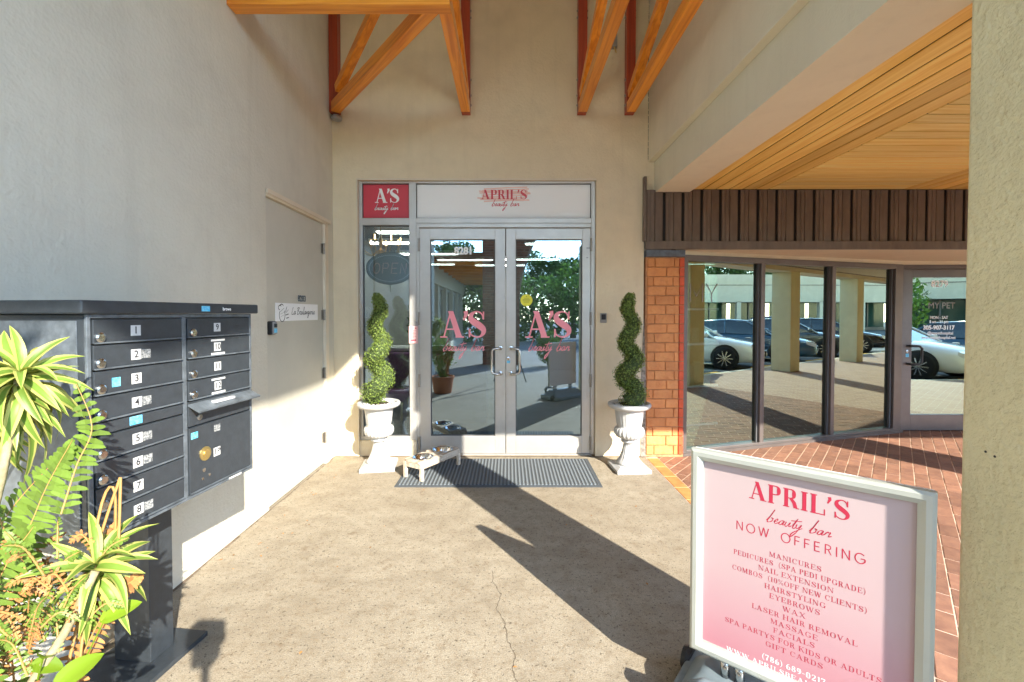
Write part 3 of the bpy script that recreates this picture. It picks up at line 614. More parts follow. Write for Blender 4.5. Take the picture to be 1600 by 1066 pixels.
bx('holder', M['greyplastic'], hs, -1.048, 4.782, 1.375, -.962, 4.789, 1.425, bevel=.004)
bx('card', M['pinklabel'], hs, -1.052, 4.776, 1.195, -.958, 4.789, 1.380, bevel=.003)
mb = MB(); mb.box(-1.035, 4.7745, 1.225, -.975, 4.7755, 1.238); mb.box(-.985, 4.7745, 1.352, -.972, 4.7755, 1.364)
for k in range(6): mb.box(-1.02, 4.7745, 1.255 + k * .015, -.99 + .012 * (k % 2), 4.7755, 1.258 + k * .015)
mb.build('print', M['crimson'], hs)
cr_ = thing('card_reader', 'small grey keypad on the wall right of the doors', 'card reader', (.99, 4.75, 1.465))
bx('housing', M['greyplastic'], cr_, .966, 4.728, 1.415, 1.034, 4.75, 1.518, bevel=.008); bx('pad', M['blk'], cr_, .977, 4.724, 1.45, 1.023, 4.728, 1.505, bevel=.003)
jb = thing('junction_box', 'grey electrical box high on the stucco wall', 'electrical box', (1.08, 4.75, 4.3))
bx('box_body', M['greyplastic'], jb, 1.045, 4.69, 4.255, 1.12, 4.75, 4.395, bevel=.004); MB().tube([(1.09, 4.70, 4.255), (1.10, 4.69, 4.22), (1.11, 4.69, 4.19)], .006, 6).build('wire', M['brass'], jb)

# right side: beam, upper wall, soffit, column
be = thing('concrete_beam', 'broad stucco beam running over the walkway edge', 'beam', (1.7, 2.8, 2.776))
MB().box(1.528, .92, 2.776, 1.880, 4.75, 3.10).build('lower_band', M['stucco_beam'], be, bevel=.004)
MB().box(1.463, .92, 3.10, 1.880, 4.75, 4.96).build('upper_wall', M['stucco_beam'], be, bevel=.004)
bx('soffit_face', M['stucco_soffit_lit'], be, 1.529, .921, 2.772, 1.879, 4.699, 2.7765)  # thin sheets under beam and ledge carry the bounce-lit tone
bx('ledge_face', M['stucco_soffit_lit'], be, 1.464, .921, 3.096, 1.527, 4.749, 3.1005)
clm = []
def column(x, y0, y1, label):
    w = .2 if x < 2 else .25; o = bx('stucco_column', M['stucco_column'], None, x - w, y0, 0, x + w, y1, 2.775 if x < 2 else 2.598, bevel=.012); me_ = o.data
    return tag(o, label, 'column', 'columns along the walkway')
# haven't the same outline: the nearest one is seen directly, the others only in the window panes
c0 = column(1.541, 1.06, 1.33, 'rough stucco column close to camera at right edge')
mb = MB()
for z in (1.20, 1.202): mb.lathe([(.0035, 0), (.0035, .002)], (1.3405, 1.235 + (z - 1.2) * 12, 1.12 + (z - 1.2) * 3), 10, axis='X')
mb.build('screw_hole', M['blk'], c0)
for k in range(1, 6): column(1.80 + 4.3 * k, 1.76, 2.24, 'rough stucco column %s along the brick walkway' % ['', 'first past the near one', 'second past the near one', 'third past the near one', 'fourth past the near one', 'fifth past the near one'][k])

# walkway roof over the brick paving
wr = thing('walkway_roof', 'covered walkway roof with warm cedar plank ceiling', 'roof', (6, 3, 2.8))
bx('roof_slab', M['roofwood'], wr, 1.885, 1.80, 2.84, 31, 6.6, 3.2)
bx('ceiling_backing', M['plank_gap'], wr, 1.885, 1.33, 2.8065, 9, 4.72, 2.838)
bx('far_ceiling', M['plank_x'], wr, 9.0, 1.86, 2.80, 31, 4.72, 2.838)
mb = MB(); mb.box(1.885, 1.30, 2.60, 4.9, 1.86, 3.95).box(4.9, 1.75, 2.60, 31, 2.25, 3.95); mb.build('front_beam', M['stucco_far'], wr)
def planks_y(x0, x1):
    n = round((x1 - x0) / .137); w = (x1 - x0) / n
    for i in range(n): MB().box(x0 + i * w + .006, 1.86, 2.799, x0 + (i + 1) * w - .006, 4.70, 2.806).build('plank', M['plank_y'], wr, bevel=.002, bseg=1)
def planks_x(x0, x1):
    n = 21; w = (4.70 - 1.86) / n
    for i in range(n): MB().box(x0 + .003, 1.86 + i * w + .006, 2.799, x1 - .003, 1.86 + (i + 1) * w - .006, 2.806).build('plank', M['plank_x'], wr, bevel=.002, bseg=1)
planks_y(1.884, 2.70); planks_x(2.70, 4.09); planks_y(4.09, 4.91); planks_x(4.91, 6.3); planks_y(6.3, 7.12); planks_x(7.12, 9.0)

# brown boarded fascia
fa = thing('brown_fascia', 'dark brown vertical board fascia above the pet shop windows', 'fascia', (4, 4.72, 2.2))
bx('backing', M['browngap'], fa, 1.43, 4.725, 2.195, 12, 4.75, 2.80)
bx('bottom_rail', M['brownmetal'], fa, 1.425, 4.685, 2.180, 12, 4.724, 2.265, bevel=.003)
bx('end_post', M['brownmetal'], fa, 1.405, 4.690, 2.266, 1.432, 4.748, 2.93, bevel=.002)
x = 1.440; w = .1945
while x < 11.8:
    for a, b in ((.0, .079), (.084, .163)):
        MB().box(x + a, 4.704, 2.266, x + b, 4.722, 2.796).build('board', M['brownmetal'], fa, bevel=.002, bseg=1)
    MB().box(x + .036, 4.699, 2.266, x + .040, 4.7035, 2.796).build('rib', M['brownmetal'], fa) if x < 5.2 else None
    x += w

# brick pier with single bricks
bp_ = thing('brick_pier', 'orange brick pier between the doors and shop windows', 'brick pier', (1.64, 4.78, 0))
bx('mortar_core', M['mortar'], bp_, 1.440, 4.735, 0, 1.846, 4.95, 2.105)
bx('pier_cap', mat('blue_flashing', (.11, .13, .16), .5, var=.3, vscale=20), bp_, 1.44, 4.715, 2.108, 1.846, 4.95, 2.176)
MB().add([(1.400, 4.745, 0), (1.452, 4.728, 0), (1.447, 4.73, .3), (1.45, 4.732, .75), (1.436, 4.734, 1.2), (1.425, 4.742, 1.5), (1.40, 4.746, .8)], [(0, 1, 2, 6), (2, 3, 6), (3, 4, 6), (4, 5, 6)]).build('rough_mortar_edge', M['rubble'], bp_)
z = .03; i = 0
while z < 2.09:
    xs = [1.452]; x = 1.452 + (.20 if i % 2 else .075) + rr.uniform(-.01, .01)
    while x < 1.77: xs.append(x); x += .205
    xs.append(1.788)
    for a, b in zip(xs, xs[1:]):
        if b - a > .03: MB().box(a + .003, 4.722 + rr.uniform(-.0015, .0015), z, b - .003, 4.745, z + .091).build('brick', M['brick'], bp_, bevel=.004, bseg=1)
    MB().box(1.792, 4.720, z, 1.842, 4.745, z + .091).build('brick', M['brickred'], bp_, bevel=.004, bseg=1)
    z += .0985; i += 1

# pet shop windows
WA = R(17.0); wo = Vector((1.852, 4.80, 0)); wd = Vector((math.cos(WA), math.sin(WA), 0)); wn = Vector((math.sin(WA), -math.cos(WA), 0))
sw = thing('shop_window', 'bronze framed shop window wall of three tall panes', 'window', wo, WA)
ft = 2.135; SS = (0, 1.055, 2.125, 3.185)
mb = MB(); mb.box(0, -.03, .0, .045, .07, ft)
for s in SS[1:3]: mb.box(s - .028, -.03, .055, s + .028, .07, ft - .06)
mb.box(SS[3] - .02, -.03, 0, SS[3] + .11, .07, ft).box(.045, -.03, .0, SS[3] - .02, .07, .055).box(.045, -.03, ft - .06, SS[3] - .02, .07, ft)
mb.build('frame', M['bronze'], sw, world=False, bevel=.004)
for a, b in zip(SS, SS[1:]):
    MB().box(a + .03, .028, .05, b - .02, .033, ft - .055).build('pane', M['glass_shop'], sw, world=False)
    g = MB(); g.box(b - .05, .0, .055, b - .028, .026, ft - .06); g.build('glazing_bead', M['alu_dark'], sw, world=False)
MB().box(-.02, -.06, 0, SS[3] + .11, -.03, .03).build('sill', M['bronze'], sw, world=False)
mb = MB(); 
strokes_to(mb, [[(0, 0, .06), (0, 1, .06), (.5, .3, .06), (1, 1, .06), (1, 0, .06)], [(1.3, 1, .06), (1.75, .45, .06), (2.2, 1, .06)], [(1.75, .45, .06), (1.75, 0, .06)]], (.12, .025, 1.64), ((1, 0, 0), (0, 0, 1), (0, -1, 0)), .16, .2)
mb.build('faint_lettering', M['greyplastic'], sw, world=False)
# pet shop door
end = wo + wd * (SS[3] + .11); DY = end.y + .0
pd = thing('shop_door', 'bronze framed glass door numbered 8279 with white lettering', 'door', (end.x + .55, DY, 0))
x0 = end.x; mb = MB(); mb.box(x0, DY, 0, x0 + .05, DY + .07, 2.135).box(x0 + .05, DY, 2.085, x0 + 1.2, DY + .07, 2.135).box(x0 + 1.15, DY, 0, x0 + 1.2, DY + .07, 2.085); mb.build('jamb', M['bronze'], pd, bevel=.003)
lx0, lx1 = x0 + .055, x0 + 1.145
mb = MB(); mb.box(lx0, DY + .008, .012, lx0 + .11, DY + .055, 2.08).box(lx1 - .11, DY + .008, .012, lx1, DY + .055, 2.08).box(lx0 + .11, DY + .008, .012, lx1 - .11, DY + .055, .215).box(lx0 + .11, DY + .008, 1.975, lx1 - .11, DY + .055, 2.08); mb.build('door_frame', M['bronze'], pd, bevel=.003)
bx('pane', M['glass_shop'], pd, lx0 + .11, DY + .03, .215, lx1 - .11, DY + .034, 1.975)
P = [(lx0 + .055, DY + .008, 1.10), (lx0 + .055, DY - .05, 1.10), (lx0 + .15, DY - .06, 1.10), (lx0 + .18, DY - .06, 1.07), (lx0 + .18, DY - .06, .90), (lx0 + .15, DY - .06, .87), (lx0 + .055, DY - .05, .87), (lx0 + .055, DY + .008, .87)]
MB().tube(P, .014, 10).build('pull_handle', M['blk'], pd, smooth=True)
MB().lathe([(.018, 0), (.018, .008), (.01, .01)], (lx0 + .05, DY + .008, 1.03), 20, axis='Y').build('lock_cylinder', M['steel'], pd); bx('lock_label', M['bluel'], pd, lx0 + .035, DY + .0065, .955, lx0 + .075, DY + .0075, 1.0)
cx = (1470.5 - 794) * DY / 705; zz = lambda y: 1.514 - (y - 490) * DY / 705; GY = DY + .0285
text('8279', .115, (cx, GY, zz(444)), XZ, M['whitel'], pd, 'house_number', bold=.003, width=.215)
text('MY PET', .11, (cx + .03, GY, zz(478)), XZ, M['greyplastic'], pd, 'shop_lettering', width=.34)
text('MON - SAT', .052, (cx, GY, zz(496.5)), XZ, M['whitel'], pd, 'hours_lettering', width=.23, bold=.001)
text('8 am - 11 pm', .052, (cx, GY, zz(503)), XZ, M['whitel'], pd, 'hours_lettering', width=.24, bold=.001)
text('305-907-3117', .075, (cx, GY, zz(512.5)), XZ, M['whitel'], pd, 'phone_lettering', width=.405, bold=.003)
text('@mypethospital', .052, (cx + .02, GY, zz(521)), XZ, M['whitel'], pd, 'handle_lettering', width=.33, bold=.001)
text('www.mypethospital.net', .052, (cx, GY, zz(528)), XZ, M['whitel'], pd, 'address_lettering', width=.44, bold=.001)
# header over windows, walls beyond
sh = thing('shop_front_wall', 'cream stucco header and wall around the pet shop front', 'wall', (6, 5.9, 0))
e2 = wo + wd * (SS[3] + .12)
MB().prism([(1.846, 4.752), (12, 4.752), (12, e2.y + .3), (e2.x, e2.y + .3), (1.846, 4.99)], 2.182, 2.23).build('recess_soffit', M['stucco_soffit_lit'], sh)
p0, p1 = wo - wn * 0 + wn * .02, e2 + wn * .02
MB().prism([(p0.x - .02, p0.y), (p1.x, p1.y - .0), (e2.x + 8, p1.y), (e2.x + 8, p1.y + .16), (p1.x - .03, p1.y + .16), (p0.x - .03, p0.y + .16)], 2.137, 2.181).build('header', M['stucco_soffit_lit'], sh)
bx('wall_panel', M['stucco'], sh, x0 + 1.21, DY - .0, 0, x0 + 8, DY + .2, 2.136)
bx('wall_panel', M['stucco'], sh, 12.0, DY - .3, 0, 31, DY - .1, 2.84)
# shelves and goods inside the pet shop
ps = thing('shop_shelving', 'white wall shelves with pet supplies inside the left pane', 'shelves', (2.1, 5.2, 0))
def inwin(s, n_): return wo + wd * s - wn * n_
for z in (.30, .72, 1.18, 1.56):
    a = inwin(.08, .14); MB().beam(a + Vector((0, 0, z)), a + wd * .42 + Vector((0, 0, z)), .22, .022).build('shelf', M['white'], ps)
goods = [(.08, 1.19, .045, .17, 'white'), (.17, 1.19, .05, .11, 'paper'), (.27, 1.19, .05, .15, 'white'), (.10, .73, .05, .22, 'paper'), (.20, .73, .055, .20, 'white'), (.30, .73, .05, .24, 'paper'), (.12, 1.57, .05, .14, 'white'), (.24, 1.57, .05, .18, 'paper')]
for k, (s, z, r_, h, m_) in enumerate(goods):
    c = inwin(s, .14); tag(MB().lathe([(r_ * .95, 0), (r_, .01), (r_, h - .02), (r_ * .8, h), (r_ * .3, h + .004)], (c.x, c.y, z + .012), 16).build('supply_jar', M[m_]), 'white jar or carton on the shelves behind the first pane', 'jar', 'supplies on the shop shelves')
c = inwin(.12, .2)
tag(MB().add([(c.x - .08, c.y, .31), (c.x + .08, c.y, .31), (c.x + .09, c.y + .08, .31), (c.x - .07, c.y + .08, .31), (c.x - .07, c.y + .01, .58), (c.x + .06, c.y + .01, .60), (c.x + .06, c.y + .06, .60), (c.x - .06, c.y + .06, .58), (c.x - .02, c.y + .02, .66), (c.x + .03, c.y + .02, .66), (c.x + .03, c.y + .05, .66), (c.x - .02, c.y + .05, .66)],
             [(0, 3, 2, 1), (0, 1, 5, 4), (1, 2, 6, 5), (2, 3, 7, 6), (3, 0, 4, 7), (4, 5, 9, 8), (5, 6, 10, 9), (6, 7, 11, 10), (7, 4, 8, 11), (8, 9, 10, 11)]).build('food_bag', M['red'], None, bevel=.012), 'red pet food bag on the lowest shelf behind glass', 'bag')
# rooms behind the glass
rm = empty('shop_interior'); tag(rm, kind='structure')
MB().box(1.86, 5.3, -.13, 1.90, 10, 2.6).box(1.9, 10, -.13, 7.4, 10.1, 2.6).box(7.3, 6.4, -.13, 7.4, 10, 2.6).build('room_wall', M['wallin'], rm)
MB().prism([(1.9, 5.0), (5.1, 6.05), (7.3, 6.05), (7.3, 10), (1.9, 10)], -.10, .0).build('room_floor', M['floorin'], rm); bx('room_ceiling', M['dark'], rm, 1.86, 5.0, 2.62, 7.4, 10.1, 2.7)
r2 = empty('salon_interior'); tag(r2, kind='structure')
MB().box(-2.6, 5.0, 0, -2.5, 12, 3.2).box(-2.5, 12, 0, 1.7, 12.1, 3.2).box(1.7, 5.0, 0, 1.8, 12.1, 3.2).box(-2.5, 4.985, 0, -1.6, 5.0, 3.2).build('room_wall', M['wallin'], r2)
bx('room_floor', M['floorin'], r2, -2.5, 4.9, -.1, 1.7, 12, -.001); bx('room_ceiling', M['dark'], r2, -2.5, 5.0, 2.80, 1.7, 12, 2.86)
for i, (x, y) in enumerate([(-1.3, 6.6), (-1.7, 7.6), (-.95, 10.0), (.9, 7.7), (-1.6, 9.0), (-.2, 11.1), (.5, 9.9), (-1.9, 10.9)]):
    l_ = thing('ceiling_light', 'lit fluorescent ceiling strip seen through the salon glass', 'ceiling light', (x, y, 2.7), group='salon ceiling lights')
    bx('housing', M['white'], l_, x - .62, y - .09, 2.70, x + .62, y + .09, 2.76); bx('diffuser', M['lamp'], l_, x - .6, y - .07, 2.685, x + .6, y + .07, 2.699)
ch = thing('chandelier', 'gold chandelier with candle arms inside the sidelight', 'chandelier', (-1.66, 5.9, 2.4)); cx, cy, cz = -1.66, 5.9, 2.42
MB().tube([(cx, cy, cz + .1), (cx, cy, 2.8)], .006, 6).lathe([(.01, -.2), (.035, -.15), (.012, -.05), (.03, .0), (.01, .12)], (cx, cy, cz), 16).build('stem', M['gold'], ch)
for k in range(8):
    a = k * math.pi / 4; c, s = math.cos(a), math.sin(a)
    arm = MB().tube([(cx + c * r_, cy + s * r_, cz + h) for r_, h in ((.02, -.08), (.12, -.16), (.22, -.12), (.26, -.02), (.26, .0))], .007, 6).lathe([(.005, 0), (.03, .01), (.03, .015)], (cx + c * .26, cy + s * .26, cz), 12).build('arm', M['gold'], ch)
    MB().tube([(cx + c * .26, cy + s * .26, cz + .015), (cx + c * .26, cy + s * .26, cz + .08)], .008, 8).build('candle', mat('candle_glow', (1, .8, .5), .5, emit=(1, .6, .25, 3)) if k == 0 else bpy.data.materials['candle_glow'], arm)
# unlit OPEN sign
os_ = thing('open_sign', 'unlit grey oval OPEN sign hanging inside the sidelight', 'sign', (-1.28, 4.93, 2.0)); ox, oz = -1.285, 2.005
ell = lambda rx, rz, n=48: [(rx * math.cos(2 * math.pi * k / n), rz * math.sin(2 * math.pi * k / n)) for k in range(n)]
BB = ((ox, 4.93, oz), (1, 0, 0), (0, 0, 1), (0, -1, 0))
MB().prism(ell(.262, .178), -.012, .012, basis=BB).build('panel', mat('sign_grey', (.20, .23, .23), .3), os_)
mb = MB(); e1, e2_ = ell(.262, .178), ell(.248, .164)
for k in range(48): q = (k + 1) % 48; mb.add([(ox + p[0], 4.916, oz + p[1]) for p in (e1[k], e1[q], e2_[q], e2_[k])], [(0, 1, 2, 3)])
mb.build('rim', M['alu_dark'], os_)
mb = MB()
for k in range(64): a = 2 * math.pi * k / 64; mb.lathe([(.0055, 0), (.0055, .003)], (ox + .225 * math.cos(a), 4.918, oz + .142 * math.sin(a)), 6, axis='Y')
mb.build('bulb_ring', M['white'], os_)
mb = MB(); ow = .10
O_ = [(.5 + .42 * math.cos(2 * math.pi * k / 16), .5 + .5 * math.sin(2 * math.pi * k / 16), ow) for k in range(17)]
gl = [[O_], [[(.1, 0, ow), (.1, 1, ow), (.7, 1, ow), (.85, .75, ow), (.7, .5, ow), (.1, .5, ow)]], [[(.9, 0, ow), (.1, 0, ow), (.1, 1, ow), (.9, 1, ow)], [(.1, .5, ow), (.75, .5, ow)]], [[(.1, 0, ow), (.1, 1, ow), (.8, 0, ow), (.8, 1, ow)]]]
for k, g in enumerate(gl): strokes_to(mb, g, (ox - .19 + k * .098, 4.914, oz - .055), XZ, .08, .11, shear=.12)
mb.build('tube_lettering', mat('unlit_tube', (.95, .55, .48), .4), os_)
MB().tube([(ox + .0, 4.93, oz - .178), (ox + .0, 4.93, oz - .26)], .006, 6).build('cord', M['paper'], os_)
MB().tube([(ox - .12, 4.93, oz + .15), (ox - .12, 4.93, 2.9)], .002, 4).tube([(ox + .12, 4.93, oz + .15), (ox + .12, 4.93, 2.9)], .002, 4).build('hanging_wire', M['steel'], os_)
# reception counter, chair, plant inside
cn = thing('reception_counter', 'pale reception counter standing inside the salon', 'counter', (-1.2, 6.4, 0)); bx('counter_body', mat('lilac_panel', (.45, .36, .45), .5), cn, -1.75, 6.2, 0, -.3, 6.7, 1.0, bevel=.01); bx('counter_top', M['white'], cn, -1.78, 6.16, 1.0, -.27, 6.74, 1.04, bevel=.005)
sc_ = thing('salon_chair', 'purple upholstered salon chair inside the sidelight', 'chair', (-1.5, 5.7, 0)); bx('seat', M['purple'], sc_, -1.72, 5.5, .42, -1.28, 5.95, .55, bevel=.04, bseg=3); bx('backrest', M['purple'], sc_, -1.72, 5.92, .50, -1.28, 6.02, 1.0, bevel=.04, bseg=3)
for sx, sy in ((-1.69, 5.54), (-1.31, 5.54), (-1.69, 5.9), (-1.31, 5.9)): bx('leg', M['steel'], sc_, sx - .015, sy - .015, 0, sx + .015, sy + .015, .42)
fp = thing('potted_flower', 'dark potted plant with red flower on the counter', 'potted plant', (-1.30, 6.4, 1.04))
MB().lathe([(.06, 0), (.09, .16), (.08, .16)], (-1.30, 6.4, 1.04), 16).build('pot', M['blk'], fp)
mb = MB()
for k in range(260): a, b, r_ = rr.uniform(0, 6.28), rr.uniform(0, 1), rr.uniform(.02, .14); c = Vector((-1.30 + r_ * math.cos(a), 6.4 + r_ * math.sin(a), 1.22 + b * .42)); d = Vector((rr.gauss(0, 1), rr.gauss(0, 1), rr.gauss(0, 1))).normalized() * .035; e = d.orthogonal().normalized() * .015; mb.add([c - d, c + e, c + d, c - e], [(0, 1, 2, 3)])
mb.build('foliage', M['leaf'], fp); MB().lathe([(.01, -.03), (.05, 0), (.04, .03), (.01, .04)], (-1.30, 6.35, 1.70), 10).build('bloom', M['redflower'], fp)

# unseen roof added to cast the wall shade, with the entry trusses below
cr0 = thing('canopy_shade_roof', 'unseen canopy roof over the entry court, placed to shade the walls', 'roof', (0, 1, 4.96))
bx('roof_deck', M['roofbounce'], cr0, -2.1, -3.6, 4.965, 2.05, 5.0, 5.10)  # white underside added to bounce light onto the shaded walls
for i in range(14): bx('joist', M['roofbounce'], cr0, -1.83, -3.3 + i * .6, 4.86, 1.45, -3.24 + i * .6, 4.964) if i < 13 else None
HB = 3.62   # centre height of the bottom chords
def bolts(parent, spots):
    mb = MB()
    for p, ax in spots:
        mb.lathe([(.009, -.058), (.009, .058)], p, 6, axis=ax); mb.lathe([(.016, -.050), (.016, -.046)], p, 10, axis=ax); mb.lathe([(.016, .046), (.016, .050)], p, 10, axis=ax)
    mb.build('bolt', M['hinge'], parent)
def truss(x, y1, label, zx=0):
    t = thing('wood_truss', label, 'truss', (x, 4.7, HB), group='timber trusses under the canopy')
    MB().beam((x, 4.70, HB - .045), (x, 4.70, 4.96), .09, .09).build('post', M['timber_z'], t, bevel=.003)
    MB().beam((x, 4.652, HB), (x, y1, HB + .03), .09, .10).build('bottom_chord', M['timber_y'], t, bevel=.003)
    MB().beam((x, 4.645, HB + .13), (x, 3.0, HB + .68), .075, .085).build('web_member', M['timber_y'], t, bevel=.003)
    bolts(t, [((x, 4.70, z), 'X') for z in (HB + .04, HB + .14, HB + .30, 4.55, 4.62)])
    return t
truss(-.435, 2.98, 'timber truss with foot on the wall above left door')
truss(.762, 2.55, 'timber truss with foot on the wall right of doors')
truss(1.255, 2.55, 'rightmost timber truss next to the stucco beam wall')
t = thing('wood_truss', 'diagonal timber truss rising from the left wall corner', 'truss', (-1.78, 4.69, HB), group='timber trusses under the canopy')
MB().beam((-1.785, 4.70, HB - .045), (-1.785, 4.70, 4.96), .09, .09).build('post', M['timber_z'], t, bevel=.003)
MB().beam((-1.765, 4.66, HB), (-.40, 2.98, HB), .09, .10).build('bottom_chord', M['timber_d'], t, bevel=.003)
MB().beam((-1.70, 4.57, HB + .14), (-.55, 3.15, HB + .75), .075, .085).build('web_member', M['timber_d'], t, bevel=.003)
MB().lathe([(.05, 0), (.055, .02), (.04, .045)], (-1.77, 4.70, HB - .11), 12).build('foot_bracket', M['greyplastic'], t)
bolts(t, [((-1.785, 4.70, z), 'X') for z in (HB + .04, HB + .14, HB + .30, 4.62)])
cb = thing('cross_beam', 'horizontal orange timber beam fixed to the left wall', 'beam', (-1.1, 3.0, HB)); MB().beam((-1.834, 3.03, HB), (-.38, 3.03, HB), .10, .19).build('timber', M['timber_x'], cb, bevel=.004)
MB().lathe([(.02, 0), (.02, .012), (.011, .02)], (-1.70, 2.98, HB + .02), 10, axis='Y').lathe([(.02, 0), (.02, .012), (.011, .02)], (-.55, 2.98, HB + .02), 10, axis='Y').build('bolt', M['hinge'], cb)
lg = tag(MB().beam((-.38, 4.72, 4.90), (.72, 4.72, 4.90), .05, .09).build('wall_ledger', M['timber_x'], None, bevel=.003), 'horizontal ledger board along the top of the wall', 'timber board')

# ================================================================ FURNITURE OF THE ENTRY
# mailboxes: local x along the face, y behind it (towards the wall), z up
ux = Vector((.125, .992, 0)).normalized(); ANG = math.atan2(ux.y, ux.x)
mx_ = thing('cluster_mailbox', 'black cluster mailbox unit on a pedestal by the left wall', 'mailbox', (-1.386, 1.478, 0), ANG)
# local +y of a frame rotated by ANG points to -X (the wall); the face looks along -y
def m_(name, m, *a, bevel=0, parent=mx_): return MB().box(*a).build(name, m, parent, world=False, bevel=bevel)
m_('cabinet', M['boxmetal'], 0, .006, .735, .782, .425, 1.512, bevel=.004)
m_('roof_cap', M['boxmetal'], -.03, -.02, 1.513, .815, .44, 1.558, bevel=.006)
MB().box(.0, -.004, .735, .014, .006, 1.512).box(.768, -.004, .735, .782, .006, 1.512).box(.372, -.004, .749, .392, .006, 1.498).box(.014, -.004, .735, .768, .006, .749).box(.014, -.004, 1.498, .768, .006, 1.512).build('face_frame', M['boxedge_lit'], mx_, world=False, bevel=.002)
m_('side_panel', M['boxedge_lit'], -.004, .03, .76, .0, .40, 1.49, bevel=.001)
MAX = ((1, 0, 0), (0, 0, 1), (0, -1, 0))
def small_door(x0, x1, z0, z1, num, lockx, labx, hw=.019, lock=True, hole=None):
    d = MB().box(x0 + .002, -.007, z0 + .003, x1 - .002, .006, z1 - .003).build('mailbox_door', M['boxmetal'], mx_, world=False, bevel=.002)
    zc = (z0 + z1) / 2
    MB().box(x0 + .004, -.0125, z0 + .003, x1 - .004, -.0072, z0 + .0080).build('lower_lip', M['boxedge_lit'], d, world=False)  # painted lighter to read as a sunlit lip
    if lock:
        MB().lathe([(.017, 0), (.017, .005), (.011, .008), (.011, .0095)], (lockx, -.007, z0 + .024), 20, axis='Y').build('lock', M['steel'], d, world=False)
    m_('label_plate', M['paper'], labx - hw, -.0082, zc - .019, labx + hw, -.0071, zc + .019, parent=d)
    text(num, .036, (labx, -.0088, zc), MAX, M['blackl'], d, 'number', world=False, bold=.0006)
    return d
z = 1.496
for i in range(8):
    if i == 4:
        m_('blank_strip', M['boxmetal'], .016, -.006, z - .042, .370, .006, z - .003, bevel=.0015); b_ = m_('blue_sticker', M['bluel'], .14, -.0075, z - .036, .188, -.0062, z - .006); z -= .045
    d = small_door(.016, .370, z - .0872, z, str(i + 1), .040, .168)
    if i in (1, 3, 4, 5, 7): m_('scuffed_patch', M['scuff'], .190, -.0076, z - .060, .226, -.0071, z - .028, parent=d)
    if i == 2: m_('torn_sticker', M['bluel'], .078, -.0078, z - .062, .108, -.0071, z - .030, parent=d)
    z -= .0875
z = 1.496
for i in range(4):
    d = small_door(.394, .766, z - .0872, z, str(i + 9), .424, .556)
    if i in (1, 3):
        m_('paper_strip', M['paper'], .520, -.0080, z - .0185, .600, -.0071, z - .010, parent=d); m_('paper_strip', M['paper'], .520, -.0080, z - .080, .600, -.0071, z - .070, parent=d)
    z -= .0875
o_ = m_('outgoing_mail_door', M['boxmetal'], .396, -.006, 1.040, .764, .006, z - .003, bevel=.002)
MB().add([(.392, -.006, 1.135), (.768, -.006, 1.135), (.768, -.060, 1.108), (.392, -.060, 1.108), (.392, -.006, 1.128), (.768, -.006, 1.128), (.768, -.058, 1.101), (.392, -.058, 1.101)], [(0, 3, 2, 1), (4, 5, 6, 7), (3, 7, 6, 2), (0, 4, 7, 3), (1, 2, 6, 5), (0, 1, 5, 4)]).build('mail_slot_hood', M['boxedge_lit'], mx_, world=False)
m_('hood_label', M['paper'], .50, -.0405, 1.1215, .62, -.0205, 1.1315)
MB().lathe([(.013, 0), (.013, .004), (.008, .006)], (.452, -.006, 1.07), 18, axis='Y').build('lock', M['hinge'], o_, world=False)
pdr = small_door(.394, .766, .752, 1.036, '1P', .4, .545, lock=False)
MB().lathe([(.030, 0), (.030, .004), (.020, .007), (.014, .007), (.014, .010)], (.478, -.007, .905), 28, axis='Y').build('brass_lock', M['brass'], pdr, world=False)
MB().lathe([(.009, 0), (.009, .002)], (.470, -.007, .835), 14, axis='Y').lathe([(.006, 0), (.006, .002)], (.500, -.007, .805), 14, axis='Y').lathe([(.006, 0), (.006, .002)], (.462, -.007, .80), 14, axis='Y').build('keyhole', M['steel'], pdr, world=False)
m_('blue_sticker', M['bluel'], .405, -.0082, .985, .440, -.0071, 1.012, parent=pdr)
m_('scuffed_patch', M['scuff'], .53, -.0082, .985, .565, -.0071, 1.015, parent=pdr)
m_('cap_sticker', M['bluel'], .455, -.0215, 1.523, .500, -.0203, 1.546)
text('brows', .020, (.60, -.0213, 1.534), MAX, M['whitel'], mx_, 'cap_writing', world=False, bold=.0006)
m_('base_label', M['paper'], .62, -.0052, .738, .70, -.0042, .747)
m_('pedestal', M['boxmetal'], .395, .19, .022, .510, .365, .734, bevel=.003)
m_('base_plate', M['boxmetal'], .28, .105, .0, .606, .44, .022, bevel=.003)

